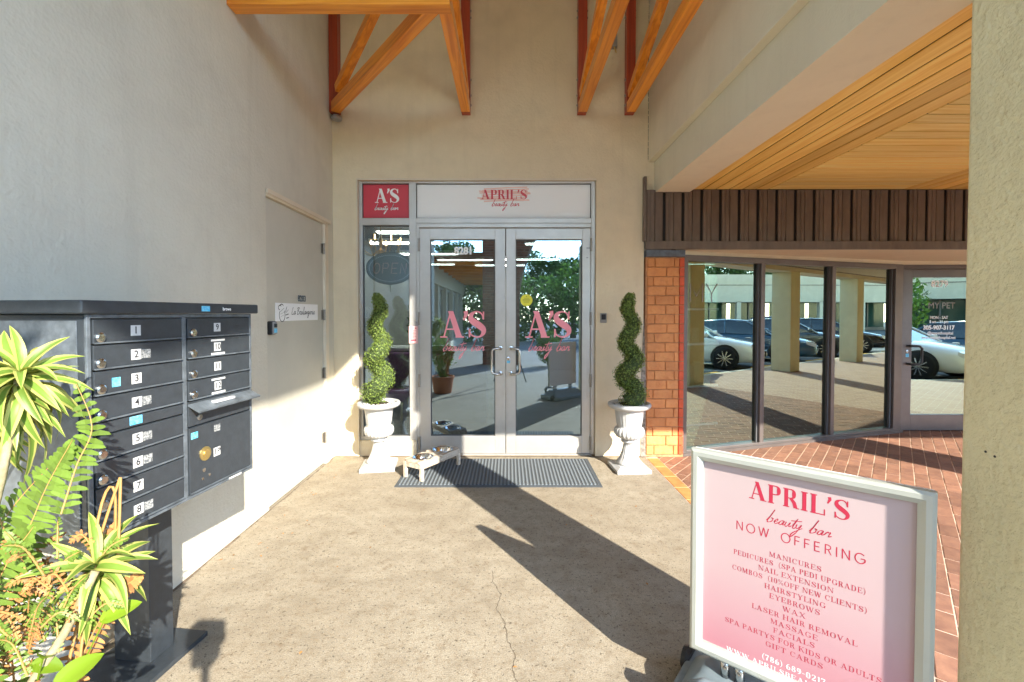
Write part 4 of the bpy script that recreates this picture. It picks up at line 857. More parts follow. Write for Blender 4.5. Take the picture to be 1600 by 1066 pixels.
# urns with spiral boxwood
def urn_mesh():
    mb = MB(); prof = [(.085, .05), (.125, .055), (.122, .075), (.105, .09), (.085, .12), (.066, .17), (.055, .225), (.052, .262), (.075, .268), (.078, .285), (.062, .292), (.085, .305), (.118, .32), (.134, .345), (.138, .375), (.130, .402), (.116, .412), (.114, .422), (.118, .45), (.126, .52), (.137, .575), (.142, .585), (.155, .590), (.188, .602), (.205, .618), (.207, .635), (.200, .646), (.185, .650), (.168, .642), (.150, .615), (.148, .60)]
    def fl(a, i, z):
        if .09 < z < .25: return 1 + .07 * abs(math.cos(a * 9))
        if .30 < z < .405: return 1 + .055 * abs(math.cos(a * 11))
        if .425 < z < .575: return 1 + .035 * abs(math.cos(a * 12))
        return 1
    mb.lathe(prof, (0, 0, 0), 132, fl); return mb
def urn(loc, rz, label):
    t = thing('garden_urn', label, 'urn', loc, rz, 'white urns beside the doors')
    mb = MB(); mb.box(-.165, -.165, 0, .165, .165, .032).add([(-.165, -.165, .032), (.165, -.165, .032), (.165, .165, .032), (-.165, .165, .032), (-.12, -.12, .055), (.12, -.12, .055), (.12, .12, .055), (-.12, .12, .055)], [(0, 1, 5, 4), (1, 2, 6, 5), (2, 3, 7, 6), (3, 0, 4, 7), (4, 5, 6, 7)])
    mb.build('plinth', M['urn'], t, world=False, bevel=.004); urn_mesh().build('bowl', M['urn'], t, world=False, smooth=True)
    MB().lathe([(.14, .625), (.05, .635), (.001, .636)], (0, 0, 0), 24).build('soil', M['soil'], t, world=False)
    mb = MB()
    for k in range(150): a = rr.uniform(0, 6.28); r_ = rr.uniform(.10, .145); mb.lathe([(.004, -.003), (.007, 0), (.004, .004)], (r_ * math.cos(a), r_ * math.sin(a), .636), 5)
    o = mb.build('pebbles', M['pebble'], t, world=False); o['kind'] = 'stuff'
urn((-1.272, 4.42, 0), R(8), 'white fluted urn left of the doors, holding brighter spiral topiary')
urn((1.178, 4.37, 0), R(4), 'white fluted urn right of the doors, beside the brick pier')
def topiary(loc, phase, seed, label, lit):
    t = thing('spiral_topiary', label, 'topiary', loc, 0, 'spiral boxwoods in the urns'); r = random.Random(seed)
    H = 1.03; path = []; rad = []
    for i in range(90):
        u = i / 89; a = phase + u * 2 * math.pi * 3.1; rh = .050 * (1 - u) ** .7 + .016; path.append(Vector((rh * math.cos(a), rh * math.sin(a), u * H))); rad.append((.122 - .056 * u) * (1 if u < .95 else (1 - (u - .95) * 9)))
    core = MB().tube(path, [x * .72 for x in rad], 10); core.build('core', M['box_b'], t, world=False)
    MB().tube([(0, 0, -.05), (0, 0, .2)], .012, 6).build('trunk', M['bark'], t, world=False)
    la, lb = MB(), MB()
    for k in range(12500):
        i = r.uniform(0, 88.9); j = int(i); f = i - j; p = path[j].lerp(path[j + 1], f); R_ = rad[j]
        d = Vector((r.gauss(0, 1), r.gauss(0, 1), r.gauss(0, 1))).normalized(); q = p + d * R_ * r.uniform(.68, 1.12) * (.93 + .10 * noise.noise(p * 14 + d * 2))
        n_ = (d + Vector((r.gauss(0, .6), r.gauss(0, .6), r.gauss(0, .6)))).normalized(); e = n_.orthogonal().normalized(); e = Matrix.Rotation(r.uniform(0, 6.28), 3, n_) @ e; g = n_.cross(e); s = r.uniform(.0065, .0115)
        (lb if r.random() < lit else la).add([q - e * s, q + g * s * .55 + n_ * .001, q + e * s, q - g * s * .55], [(0, 1, 2, 3)])
    o = la.build('leaves', M['box_a'], t, world=False); o['kind'] = 'stuff'; o = lb.build('sunlit_leaves', M['box_c'], t, world=False); o['kind'] = 'stuff'  # lighter leaves stand in for sunlight, their share set by lit
topiary((-1.272, 4.42, .655), 2.0, 5, 'sunlit-toned spiral boxwood topiary left of the doors', .42)
topiary((1.178, 4.37, .655), 4.3, 6, 'shade-toned spiral boxwood topiary near the brick pier', .22)

# door mat
dm = thing('door_mat', 'wide grey ribbed door mat before the double doors', 'door mat', (-.08, 4.27, 0))
bx('mat_base', M['mat_rubber'], dm, -.992, 3.895, .001, .823, 4.655, .007); bx('ribbed_pile', M['rib'], dm, -.962, 3.930, .0075, .795, 4.628, .014)

# pet bowl stand
uv_ = Vector((.287, .447, 0)).normalized(); bs = thing('pet_bowl_stand', 'whitewashed wooden raised stand with two steel pet bowls', 'pet feeder', (-.718, 4.282, .014), math.atan2(uv_.y, uv_.x))
def b_(name, m, *a, bevel=.002): return MB().box(*a).build(name, m, bs, world=False, bevel=bevel)
LX, LY, HT = .275, .115, .165
# top with two round openings
mb = MB(); n = 24
def ringtop(cx, x0, x1):
    pts = []
    for k in range(n):
        a = 2 * math.pi * k / n; c, s = math.cos(a), math.sin(a); m = max(abs(c) / ((x1 - x0) / 2), abs(s) / LY); pts.append(((cx + c * .088, s * .088), ((x0 + x1) / 2 + c / m, s / m)))
    for k in range(n):
        q = (k + 1) % n; a, b = pts[k], pts[q]
        mb.add([(a[0][0], a[0][1], HT), (a[1][0], a[1][1], HT), (b[1][0], b[1][1], HT), (b[0][0], b[0][1], HT), (a[0][0], a[0][1], HT - .015), (a[1][0], a[1][1], HT - .015), (b[1][0], b[1][1], HT - .015), (b[0][0], b[0][1], HT - .015)], [(0, 1, 2, 3), (7, 6, 5, 4), (0, 3, 7, 4), (1, 5, 6, 2)])
ringtop(-.1375, -LX, 0); ringtop(.1375, 0, LX); mb.build('top_board', M['white_wood'], bs, world=False)
for s in (-1, 1): b_('side_apron', M['white_wood'], -LX + .03, s * (LY - .012) - .008, HT - .062, LX - .03, s * (LY - .012) + .008, HT - .016); b_('end_apron', M['white_wood'], s * (LX - .012) - .008, -LY + .03, HT - .062, s * (LX - .012) + .008, LY - .03, HT - .016)
for sx in (-1, 1):
    for sy in (-1, 1): b_('leg', M['white_wood'], sx * (LX - .015) - .015, sy * (LY - .015) - .015, 0, sx * (LX - .015) + .015, sy * (LY - .015) + .015, HT - .016)
mb = MB(); serif(mb, 'FRENCHIE', (0, -LY + .0035, HT - .052), MAX, .024, .34, track=.1); mb.build('carved_word', mat('burnt_letter', (.40, .33, .27), .9), bs, world=False)
for s in (-1, 1):
    w = inst(MB().lathe([(.098, .004), (.100, .007), (.095, .008), (.086, .003), (.078, -.03), (.068, -.045), (.02, -.048), (.001, -.048)], (0, 0, 0), 40, cap=False).mesh('pet_bowl', M['chrome'], smooth=True), 'pet_bowl', None)
    p = Matrix.Translation((-.718, 4.282, .014)) @ Matrix.Rotation(math.atan2(uv_.y, uv_.x), 4, 'Z') @ Vector((s * .1375, 0, HT)); w.location = p
    w['label'] = 'steel pet bowl at the %s end of the wooden stand' % ('near' if s < 0 else 'far'); w['category'] = 'bowl'; w['group'] = 'steel bowls in the wooden stand'

# poster stand
ab = Vector((.7697, -.6384, 0)); SB = thing('poster_stand', 'silver framed pink poster stand listing salon services', 'sign', (.715, 1.733, 0), math.atan2(ab.y, ab.x))
W_, ZB, ZT, fr = .685, .225, 1.0, .042
def sb_(name, m, *a, bevel=0, parent=SB): return MB().box(*a).build(name, m, parent, world=False, bevel=bevel)
def mitre(name, q, m=M['poster_frame']):
    (a, b) = q; d = Vector((b[0] - a[0], b[1] - a[1])).normalized(); n_ = Vector((-d.y, d.x)); prof = [(0, .0), (0, -.022), (.010, -.030), (.024, -.030), (fr, -.016), (fr, 0)]
    v = []
    for e, sgn in ((a, 1), (b, -1)):
        for o_, y in prof: v.append((e[0] + n_.x * o_ + d.x * o_ * sgn, y, e[1] + n_.y * o_ + d.y * o_ * sgn))
    k = len(prof); return MB().add(v, [(i, (i + 1) % k, k + (i + 1) % k, k + i) for i in range(k)] + [tuple(range(k - 1, -1, -1)), tuple(range(k, 2 * k))]).build(name, m, SB, world=False)
cs = [(0, ZB), (W_, ZB), (W_, ZT), (0, ZT)]
for i in range(4): mitre('frame_rail', (cs[i], cs[(i + 1) % 4]))
sb_('backing_panel', M['white'], .004, -.002, ZB + .004, W_ - .004, .022, ZT - .004)
sb_('poster', M['poster'], fr - .004, -.0045, ZB + fr - .004, W_ - fr + .004, -.0025, ZT - fr + .004)
PX = ((1, 0, 0), (0, 0, 1), (0, -1, 0)); PY = -.0047; cxp = .342
mb = MB(); serif(mb, "APRIL'S", (cxp, PY, .853), PX, .064, .290, track=.05, wt=.9); mb.build('title_lettering', M['crimson'], SB, world=False); mb = MB(); script(mb, 'beauty bar', (cxp + .002, PY, .785), PX, .185, .019, .0028, shear=.3); mb.build('script_lettering', M['crimson'], SB, world=False); mb = MB()
for k, (s, w) in enumerate([('MANICURES', .152), ('PEDICURES  (SPA PEDI UPGRADE)', .380), ('NAIL EXTENSION', .218), ('COMBOS  (10%OFF NEW CLIENTS)', .388), ('HAIRSTYLING', .178), ('EYEBROWS', .148), ('WAX', .068), ('LASER HAIR REMOVAL', .300), ('MASSAGE', .138), ('FACIALS', .122), ('SPA PARTYS FOR KIDS OR ADULTS', .450), ('GIFT CARDS', .168)]):
    serif(mb, s, (cxp + (.018 if k == 7 else 0.004 if k == 10 else -.004), PY, .664 - k * .0292), PX, .0175, w, track=.10, wt=.72)
mb.build('poster_lettering', M['crimson'], SB, world=False)
mb = MB(); NO = {'N': ([[(.05, 0), (.05, 1)], [(.05, 1), (.7, 0)], [(.7, 0), (.7, 1)]], .75), 'O': ([[(.5 + .46 * math.cos(k * .3142), .5 + .5 * math.sin(k * .3142)) for k in range(21)]], 1.0), 'W': ([[(0, 1), (.28, 0)], [(.28, 0), (.55, 1)], [(.55, 1), (.82, 0)], [(.82, 0), (1.1, 1)]], 1.1),
    'F': ([[(.05, 0), (.05, 1)], [(.05, .97), (.55, .97)], [(.05, .52), (.5, .52)]], .58), 'E': ([[(.05, 0), (.05, 1)], [(.05, .97), (.55, .97)], [(.05, .52), (.5, .52)], [(.05, .03), (.55, .03)]], .62), 'R': ([[(.05, 0), (.05, 1)], [(.05, .97), (.35, .97), (.55, .85), (.55, .65), (.35, .5), (.05, .5)], [(.33, .5), (.6, 0)]], .65), 'I': ([[(.05, 0), (.05, 1)]], .12),
    'G': ([[(.5 + .46 * math.cos(R(45 + k * 15.5)), .5 + .5 * math.sin(R(45 + k * 15.5))) for k in range(21)], [(.95, .48), (.55, .48)], [(.93, .48), (.93, .2)]], 1.0), ' ': ([], .5)}
tot = sum(NO[c][1] + .42 for c in 'NOW OFFERING') - .42; x = cxp - .185; sx = .37 / tot
for j_, c in enumerate('NOW OFFERING'):
    if j_ == 4: mb.build('headline_lettering', M['crimson'], SB, world=False); mb = MB()
    strokes_to(mb, [[(p[0], p[1], .10) for p in q] for q in NO[c][0]], (x, PY, .728), PX, sx, .032); x += (NO[c][1] + .42) * sx
mb.build('headline_lettering', M['crimson'], SB, world=False)
mb = MB(); serif(mb, '(786) 689-0217', (cxp - .005, PY, .292), PX, .019, .185, track=.1); serif(mb, 'WWW.APRILSBEAUTYBAR.COM', (cxp, PY, .2735 - .009), PX, .0165, .43, track=.08); mb.build('contact_lettering', M['whitel'], SB, world=False)
# springy base
mb = MB()
def rr_poly(x0, x1, y0, y1, r_, n=5):
    P = []
    for (cx, cy, a0) in ((x1 - r_, y1 - r_, 0), (x0 + r_, y1 - r_, 90), (x0 + r_, y0 + r_, 180), (x1 - r_, y0 + r_, 270)):
        for k in range(n + 1): a = R(a0 + 90 * k / n); P.append((cx + r_ * math.cos(a), cy + r_ * math.sin(a)))
    return P
mb.prism(rr_poly(-.06, .745, -.19, .24, .08), 0, .07); n_ = len(mb.v) // 2
base = mb.build('water_base', M['grey_base'], SB, world=False, bevel=.015, bseg=3)
mb = MB(); P1, P2 = rr_poly(-.03, .715, -.15, .20, .07), rr_poly(.04, .645, -.06, .09, .05); k = len(P1)
mb.add([(p[0], p[1], .07) for p in P1] + [(p[0], p[1], .155) for p in P2], [(i, (i + 1) % k, k + (i + 1) % k, k + i) for i in range(k)] + [tuple(range(k, 2 * k))]); mb.build('base_shoulder', M['grey_base'], SB, world=False, smooth=True)
for x in (.12, .17, .51, .56): MB().tube([(x, .01, .15), (x, .01, ZB)], .016, 10).build('spring', M['steel'], SB, world=False, smooth=True)
MB().tube([(.05, -.12, .10), (.045, -.13, .16), (.09, -.13, .19), (.20, -.10, .18), (.23, -.08, .13)], [.02, .026, .026, .022, .018], 8).build('handle', M['grey_base'], SB, world=False, smooth=True)
MB().lathe([(.045, -.018), (.05, 0), (.045, .018)], (-.06, .15, .05), 20, axis='X').build('wheel', M['blk'], SB, world=False)

# ================================================================ PLANTS BY THE MAILBOX
def leaf_mesh(L, W, droop, curl, mats, seg=7, name='leaf', waist=.45):
    mb = MB()
    P = []
    for i in range(seg + 1):
        u = i / seg; w = W * math.sin(math.pi * min(1, (u * .90 + .10)) ** .95) ** .75 if u < 1 else .0005
        x = L * (u - .22 * droop * u * u); z = L * (.35 * u * (1 - u) - droop * .62 * u * u); P.append((x, z, max(w, .0006)))
    for (x, z, w) in P:
        for s in (-1, -.5, 0, .5, 1): mb.v.append(Vector((x, s * w / 2, z + curl * w * abs(s))))
    for i in range(seg):
        for k in range(4): mb.f.append([i * 5 + k, i * 5 + k + 1, i * 5 + k + 6, i * 5 + k + 5]); mb.mi.append(1 if k in (0, 3) else 0)
    return mb.mesh(name, mats, smooth=True)
VM = [M['leafg'], M['leafy']]
LM = [leaf_mesh(.195, .034, d, .25, VM) for d in (.45, .8, 1.15, 1.5)]
LM2 = [leaf_mesh(.165, .029, d, .3, VM) for d in (.3, .8, 1.2, 1.6)]
def head(parent, c, n, tilt, LMs, sc=1., zb=None, seed=1):
    r = random.Random(seed); base = Matrix.Translation(c) @ tilt
    for i in range(n):
        u = i / n; az = i * 2.4 + r.uniform(-.3, .3); el = R(44 - 80 * u + r.uniform(-14, 14)); k = min(3, max(0, int(u * 3.2 + r.uniform(-.5, .8))))
        mx = base @ Matrix.Translation((0, 0, -.085 * u * sc)) @ Matrix.Rotation(az, 4, 'Z') @ Matrix.Rotation(-el, 4, 'Y') @ Matrix.Rotation(r.uniform(-.5, .5), 4, 'X') @ Matrix.Scale(sc * r.uniform(.8, 1.08), 4)
        inst(LMs[k], 'leaf', parent, mx=mx)
dp = thing('dracaena_plant', 'tall variegated yellow and green dracaena beside the mailboxes', 'plant', (-1.22, 1.02, 0))
DO = ORG[dp.name]
head(dp, Vector((-1.30, 1.20, 1.355)) - DO, 50, Matrix.Rotation(R(24), 4, 'X') @ Matrix.Rotation(R(20), 4, 'Y'), LM, .88, seed=4)
head(dp, Vector((-1.38, 1.22, 1.29)) - DO, 38, Matrix.Rotation(R(20), 4, 'X'), LM, .9, seed=9)
head(dp, Vector((-1.09, 1.18, .850)) - DO, 38, Matrix.Rotation(R(20), 4, 'X') @ Matrix.Rotation(R(18), 4, 'Y'), LM2, .98, seed=12)
for P in ([(-1.22, 1.02, .25), (-1.30, 1.06, .7), (-1.30, 1.15, 1.1), (-1.30, 1.195, 1.335)], [(-1.2, 1.0, .25), (-1.16, 1.02, .55), (-1.10, 1.10, .72), (-1.065, 1.15, .85)], [(-1.25, 1.04, .25), (-1.38, 1.12, .8), (-1.46, 1.29, 1.30)]):
    MB().tube(catmull([list(p) for p in P], 4), .010, 7).build('stem', M['stem'], dp, smooth=True)
def frond(parent, P, wid, m, n=24, seed=0, tip=.15, name='frond', face=Vector((0, -1, .25)), th=.015):
    r = random.Random(seed); C = [Vector(c) for c in catmull([list(p) for p in P], 8)]; mb = MB(); mb.tube(C, [.0028 * (1 - .7 * i / len(C)) for i in range(len(C))], 5, mi=1)
    N = len(C) - 1; L = sum((C[i + 1] - C[i]).length for i in range(N)); n = int(L / (th * 1.25))
    for k in range(n):
        u = (k + .5) / n; f = u * N; i = int(f); p = C[i].lerp(C[min(i + 1, N)], f - i); d = (C[min(i + 1, N)] - C[i]).normalized()
        w = wid * (math.sin(math.pi * min(1, .18 + u * .82)) ** .6) * (1 - tip * u)
        for s in (-1, 1):
            side = d.cross(face).normalized() * s; q = p; dirn = (side + d * .28 + Vector((r.uniform(-.12, .12), r.uniform(-.15, .15), r.uniform(-.15, .1)))).normalized()
            nn = dirn.cross(d).normalized(); ed = d * (th * .5); l_ = w * r.uniform(.82, 1.05); dz = Vector((0, 0, -l_ * r.uniform(.05, .28)))
            mb.add([p - ed * .7, p + ed * .7, p + dirn * l_ * .45 + ed + nn * .003, p + dirn * l_ * .45 - ed + nn * .003, p + dirn * l_ * .85 + ed * .6 + dz * .6, p + dirn * l_ * .85 - ed * .6 + dz * .6, p + dirn * l_ + dz], [(0, 1, 2, 3), (3, 2, 4, 5), (5, 4, 6)])
    return mb.build(name, [m, M['fernr']], parent)
fn = thing('fern_plant', 'sword fern with bright upright green fronds below dracaena', 'fern', (-1.25, 1.12, 0))
G_ = [([(-1.22, 1.12, .30), (-1.30, 1.16, .75), (-1.26, 1.20, 1.00), (-1.185, 1.22, 1.17)], .085), ([(-1.25, 1.12, .3), (-1.40, 1.15, .7), (-1.36, 1.2, .95), (-1.22, 1.24, 1.14)], .075),
      ([(-1.2, 1.10, .3), (-1.30, 1.08, .62), (-1.26, 1.10, .85), (-1.19, 1.12, .98)], .085), ([(-1.22, 1.1, .3), (-1.36, 1.05, .55), (-1.38, 1.05, .78), (-1.33, 1.08, .93)], .09),
      ([(-1.2, 1.1, .3), (-1.18, 1.04, .50), (-1.17, 1.02, .62), (-1.20, 1.0, .76)], .07), ([(-1.24, 1.1, .3), (-1.30, 1.0, .5), (-1.30, .98, .62), (-1.27, .97, .70)], .08),
      ([(-1.22, 1.12, .3), (-1.44, 1.2, .85), (-1.40, 1.22, 1.12), (-1.29, 1.22, 1.26)], .06), ([(-1.19, 1.19, .98), (-1.175, 1.22, 1.1), (-1.15, 1.24, 1.2), (-1.19, 1.24, 1.32)], .062)]
for k, (P, w) in enumerate(G_): frond(fn, P, w, M['fern'], seed=k)
df = thing('dried_fern', 'tangle of dried orange fern fronds at lower left', 'fern', (-1.2, 1.1, 0))
D_ = [([(-1.14, 1.14, .35), (-1.16, 1.2, .65), (-1.13, 1.24, .82), (-1.10, 1.26, .93)], .055), ([(-1.15, 1.1, .35), (-1.12, 1.16, .6), (-1.06, 1.2, .75), (-1.0, 1.22, .80)], .045), ([(-1.2, 1.0, .3), (-1.17, .98, .5), (-1.12, .98, .62), (-1.06, 1.0, .68)], .05), ([(-1.22, 1.0, .3), (-1.25, .96, .48), (-1.23, .94, .60), (-1.18, .92, .68)], .05)]
for k, (P, w) in enumerate(D_): frond(df, P, w, M['fernd'], seed=40 + k, th=.012)
for k in range(64):
    a = rr.uniform(0, 6.28); b0 = Vector((-1.19 + rr.uniform(-.18, .10), 1.12 + rr.uniform(-.08, .10), .60 + rr.uniform(0, .30))); e = b0 + Vector((rr.uniform(-.10, .10), rr.uniform(-.08, .06), rr.uniform(-.02, .14)))
    frond(df, [b0, b0.lerp(e, .5) + Vector((0, 0, .03)), e], rr.uniform(.014, .026), M['fernd'] if k % 2 else M['fern'], seed=60 + k, th=.007)
for P in ([(-1.15, 1.1, .4), (-1.13, 1.2, .8), (-1.085, 1.24, 1.03), (-1.075, 1.24, 1.02), (-1.06, 1.2, .7)], [(-1.1, 1.12, .5), (-1.12, 1.22, .95), (-1.09, 1.24, 1.02), (-1.10, 1.24, .75)]): MB().tube(catmull([list(p) for p in P], 5), .0035, 6).build('bare_stem', M['fernr'], df)
po = thing('pothos_vine', 'glossy lime heart shaped leaves low at the left edge', 'plant', (-1.1, 1.0, 0))
hm = MB(); n = 9; hv = []
for i in range(n + 1):
    u = i / n; w = .036 * math.sin(math.pi * u) ** .6 * (1.15 - .5 * u) if 0 < u < 1 else .0008; x = .10 * u - .006; z = -.03 * u * u
    for s in (-1, -.5, 0, .5, 1): hm.v.append(Vector((x - (.012 if abs(s) == 1 and u < .25 else 0), s * w, z + abs(s) * w * .25)))
for i in range(n):
    for k in range(4): hm.f.append([i * 5 + k, i * 5 + k + 1, i * 5 + k + 6, i * 5 + k + 5]); hm.mi.append(0)
HM = hm.mesh('leaf', M['pothos'], smooth=True)
for k, (x, y, z, az, el, s) in enumerate([(-1.13, 1.06, .675, .4, -.3, .7), (-1.07, 1.06, .63, .9, .5, 1.0), (-1.10, 1.05, .70, 2.2, -.2, .6), (-1.12, .95, .56, .2, .3, 1.2), (-1.05, 1.16, .72, .7, .35, .9), (-1.18, .96, .6, 3., .1, 1.2), (-1.22, .94, .64, 1.2, .4, 1.1), (-1.15, .98, .53, 5.4, .0, 1.3), (-1.12, 1.06, .60, 5.9, .3, .9), (-1.26, .95, .56, 4.5, .2, 1.2), (-1.02, 1.04, .56, .2, .6, .7), (-1.20, .93, .54, .6, .5, 1.1)]):
    inst(HM, 'leaf', po, mx=Matrix.Translation(Vector((x, y, z)) - ORG[po.name]) @ Matrix.Rotation(az, 4, 'Z') @ Matrix.Rotation(-el, 4, 'Y') @ Matrix.Rotation(.5, 4, 'X') @ Matrix.Scale(s * (.62 if y < 1 else .85), 4))
    MB().tube([(x, y, z), (x * .5 - .6, y * .5 + .52, z * .5 + .15), (-1.15, 1.03, .30)], .002, 4).build('stalk', M['pothos'], po)
pl = thing('planter_pot', 'round terracotta planter holding the plants at lower left', 'planter', (-1.25, 1.05, 0))
MB().lathe([(.16, 0), (.17, .01), (.21, .28), (.225, .28), (.225, .32), (.20, .32), (.195, .29)], (-1.25, 1.05, 0), 40, cap=False).build('pot', M['terracotta'], pl, smooth=False); MB().lathe([(.196, .289), (.1, .30), (.001, .302)], (-1.25, 1.05, 0), 24, cap=True).build('soil', M['soil'], pl)

# photographer's tripod and camera, behind the viewpoint
tp = thing('camera_tripod', 'black camera on a tripod standing in the entry court', 'tripod', (0, -.12, 0))
MB().box(-.07, -.17, 1.465, .07, -.09, 1.565).build('camera_body', M['blk'], tp, bevel=.01); MB().lathe([(.036, 0), (.038, .05), (.034, .06)], (0, -.088, 1.512), 24, axis='Y').build('lens', M['blk'], tp)
tp.children[1].location.y -= 0.0
MB().tube([(0, -.13, 1.46), (0, -.13, 1.0)], .016, 10).box(-.04, -.17, 1.40, .04, -.09, 1.46).build('centre_column', M['blk'], tp)
for a in (100, 220, 340): MB().tube([(0, -.13, 1.28), (.42 * math.cos(R(a)), -.13 + .42 * math.sin(R(a)), .0)], [.016, .011], 8).build('leg', M['blk'], tp)

# ================================================================ BEYOND THE COURT (seen mirrored in the panes)
lb = thing('side_storefront', 'white storefront wing with tall windows beyond the court', 'building', (-2.6, -8, 0))
MB().box(-2.9, -16, 2.5, -2.35, -1.62, 3.5).box(-2.9, -16, 0, -2.4, -1.62, .35).build('wall', M['stucco_far'], lb)
for i in range(7):
    y = -1.9 - i * 2.0; MB().box(-2.75, y - .25, .35, -2.4, y + .0, 2.5).build('pilaster', M['stucco_far'], lb)
    w_ = MB().box(-2.55, y - 2.0, .35, -2.50, y - 1.12, .41).box(-2.55, y - 2.0, 2.42, -2.50, y - .25, 2.5).box(-2.55, y - 1.14, .35, -2.50, y - 1.08, 2.5).build('window', M['alu'], lb)
    MB().box(-2.56, y - 2.0, .40, -2.555, y - .25, 2.45).build('pane', M['carglass'], w_)
bp2 = thing('brick_pier_with_arch', 'brown brick pier with flared arch shoulder across the court', 'brick pier', (-.1, -3.7, 0))
prof = [(-.75, 0), (.33, 0), (.33, 1.9), (.37, 2.3), (.46, 2.7), (.62, 3.2), (.85, 3.75), (1.2, 4.3), (1.7, 4.9), (-.75, 4.9)]
MB().prism([(p[0], p[1]) for p in prof], -3.95, -3.55, basis=((0, 0, 0), (1, 0, 0), (0, 0, 1), (0, 1, 0))).build('masonry', mat('pier_mortar', (.30, .24, .19), .9), bp2)
z = .02; i = 0; mb_f = MB()
while z < 4.6:
    xr = .33 if z < 1.9 else .33 + ((z - 1.9) / 1.85) ** 2 * .48; x = -.75 + (0 if i % 2 else .11) 
    xs = [-.75] + ([x] if i % 2 == 0 else []); 
    while xs[-1] + .225 < xr: xs.append(xs[-1] + .225)
    xs.append(xr)
    for a, b in zip(xs, xs[1:]):
        if b - a > .03: MB().box(a + .005, -3.548, z, b - .005, -3.535, z + .062).build('brick', M['brown_brick'], bp2)
    z += .075 ; i += 1
wg = thing('wing_roof', 'brown timber roof over the sidewalk beyond the pier', 'roof', (-1, -9, 3.1)); bx('deck', M['roofwood'], wg, -2.34, -16, 3.2, .2, -3.96, 3.35)
for i in range(9): bx('rafter', M['timber_x'], wg, -2.34, -4.6 - i * 1.2, 3.02, .2, -4.48 - i * 1.2, 3.199)
lv = MB()
def leafcloud(mb, c, rx, rz, n, s, r):
    for k in range(n):
        d = Vector((r.gauss(0, 1), r.gauss(0, 1), r.gauss(0, 1))).normalized() * (r.random() ** .35); p = Vector(c) + Vector((d.x * rx, d.y * rx, d.z * rz))
        n_ = Vector((r.gauss(0, 1), r.gauss(0, 1), r.gauss(0, 1) + .6)).normalized(); e = n_.orthogonal().normalized(); e = Matrix.Rotation(r.uniform(0, 6.28), 3, n_) @ e; g = n_.cross(e); q = s * r.uniform(.6, 1.2)
        mb.add([p - e * q, p + g * q * .5, p + e * q, p - g * q * .5], [(0, 1, 2, 3)])
bush = thing('round_bush', 'round bright green bush at the edge of the sidewalk', 'bush', (1.15, -3.3, 0)); mb = MB(); leafcloud(mb, (1.15, -3.3, .55), .36, .5, 2600, .035, rr); mb.build('foliage', M['leaf2'], bush); MB().tube([(1.15, -3.3, -.13), (1.15, -3.3, .5)], .03, 6).build('trunk', M['bark'], bush)
mb = MB()
for i in range(27): leafcloud(mb, (-5.5 + i * 1.1, -15 + math.sin(i) * .5, 1.9 + .5 * math.sin(i * 1.7)), 1.05, 2.1, 780, .17, rr)
tag(mb.build('hedge', M['leaf2']), 'long leafy hedge with lime tops beyond the parking', 'hedge')
def tree_meshes(seed, H):
    r = random.Random(seed); tm, lm = MB(), MB()
    tm.tube([(0, 0, 0), (.1, .05, H * .25), (0, .1, H * .5)], [.28, .2, .14], 9)
    for k in range(9):
        a = k * 2.4 + r.random(); rr_ = H * r.uniform(.18, .33); z = H * r.uniform(.5, .88); p = Vector((rr_ * math.cos(a), rr_ * math.sin(a), z))
        tm.tube([(0, .05, H * r.uniform(.3, .45)), p * .5 + Vector((0, 0, H * .2)), p], [.1, .06, .03], 6)
        for q in range(4): leafcloud(lm, p + Vector((r.gauss(0, .6), r.gauss(0, .6), r.gauss(0, .4))) * H * .07, H * .12, H * .09, 170, .16, r)
    leafcloud(lm, (0, 0, H * .9), H * .15, H * .1, 500, .16, r)
    return tm.mesh('trunk', M['bark'], smooth=True), lm.mesh('crown', M['leaf'])
TM = [tree_meshes(1, 8), tree_meshes(2, 7)]
labs = ['broad leafy tree %s' % s for s in ('behind the hedge, leftmost', 'behind the hedge, second from left', 'behind the hedge near the road', 'behind the hedge at far right', 'past the far shops, first', 'past the far shops, second', 'past the far shops, third', 'past the far shops, fourth', 'past the far shops, fifth', 'beside the wing roof end', 'past the far shops, sixth', 'past the far shops, seventh')]
for k, (x, y, s) in enumerate([(1.6, -20, .72), (4.4, -21, .78), (7.5, -22, .85), (20, -26, 1.2), (37.7, -30.3, 1.15), (41.0, -27.5, 1.0), (44.5, -26, 1.15), (48.0, -23.2, 1.0), (51.2, -21.8, 1.15), (-3.5, -24, 1.0), (54.8, -18.6, 1.05), (58.5, -17, 1.2)]):
    t = thing('leafy_tree', labs[k], 'tree', (x, y, -.135), k * 1.3, 'trees around the parking lot'); t.scale = (s, s, s)
    inst(TM[k % 2][0], 'trunk', t); inst(TM[k % 2][1], 'crown', t)

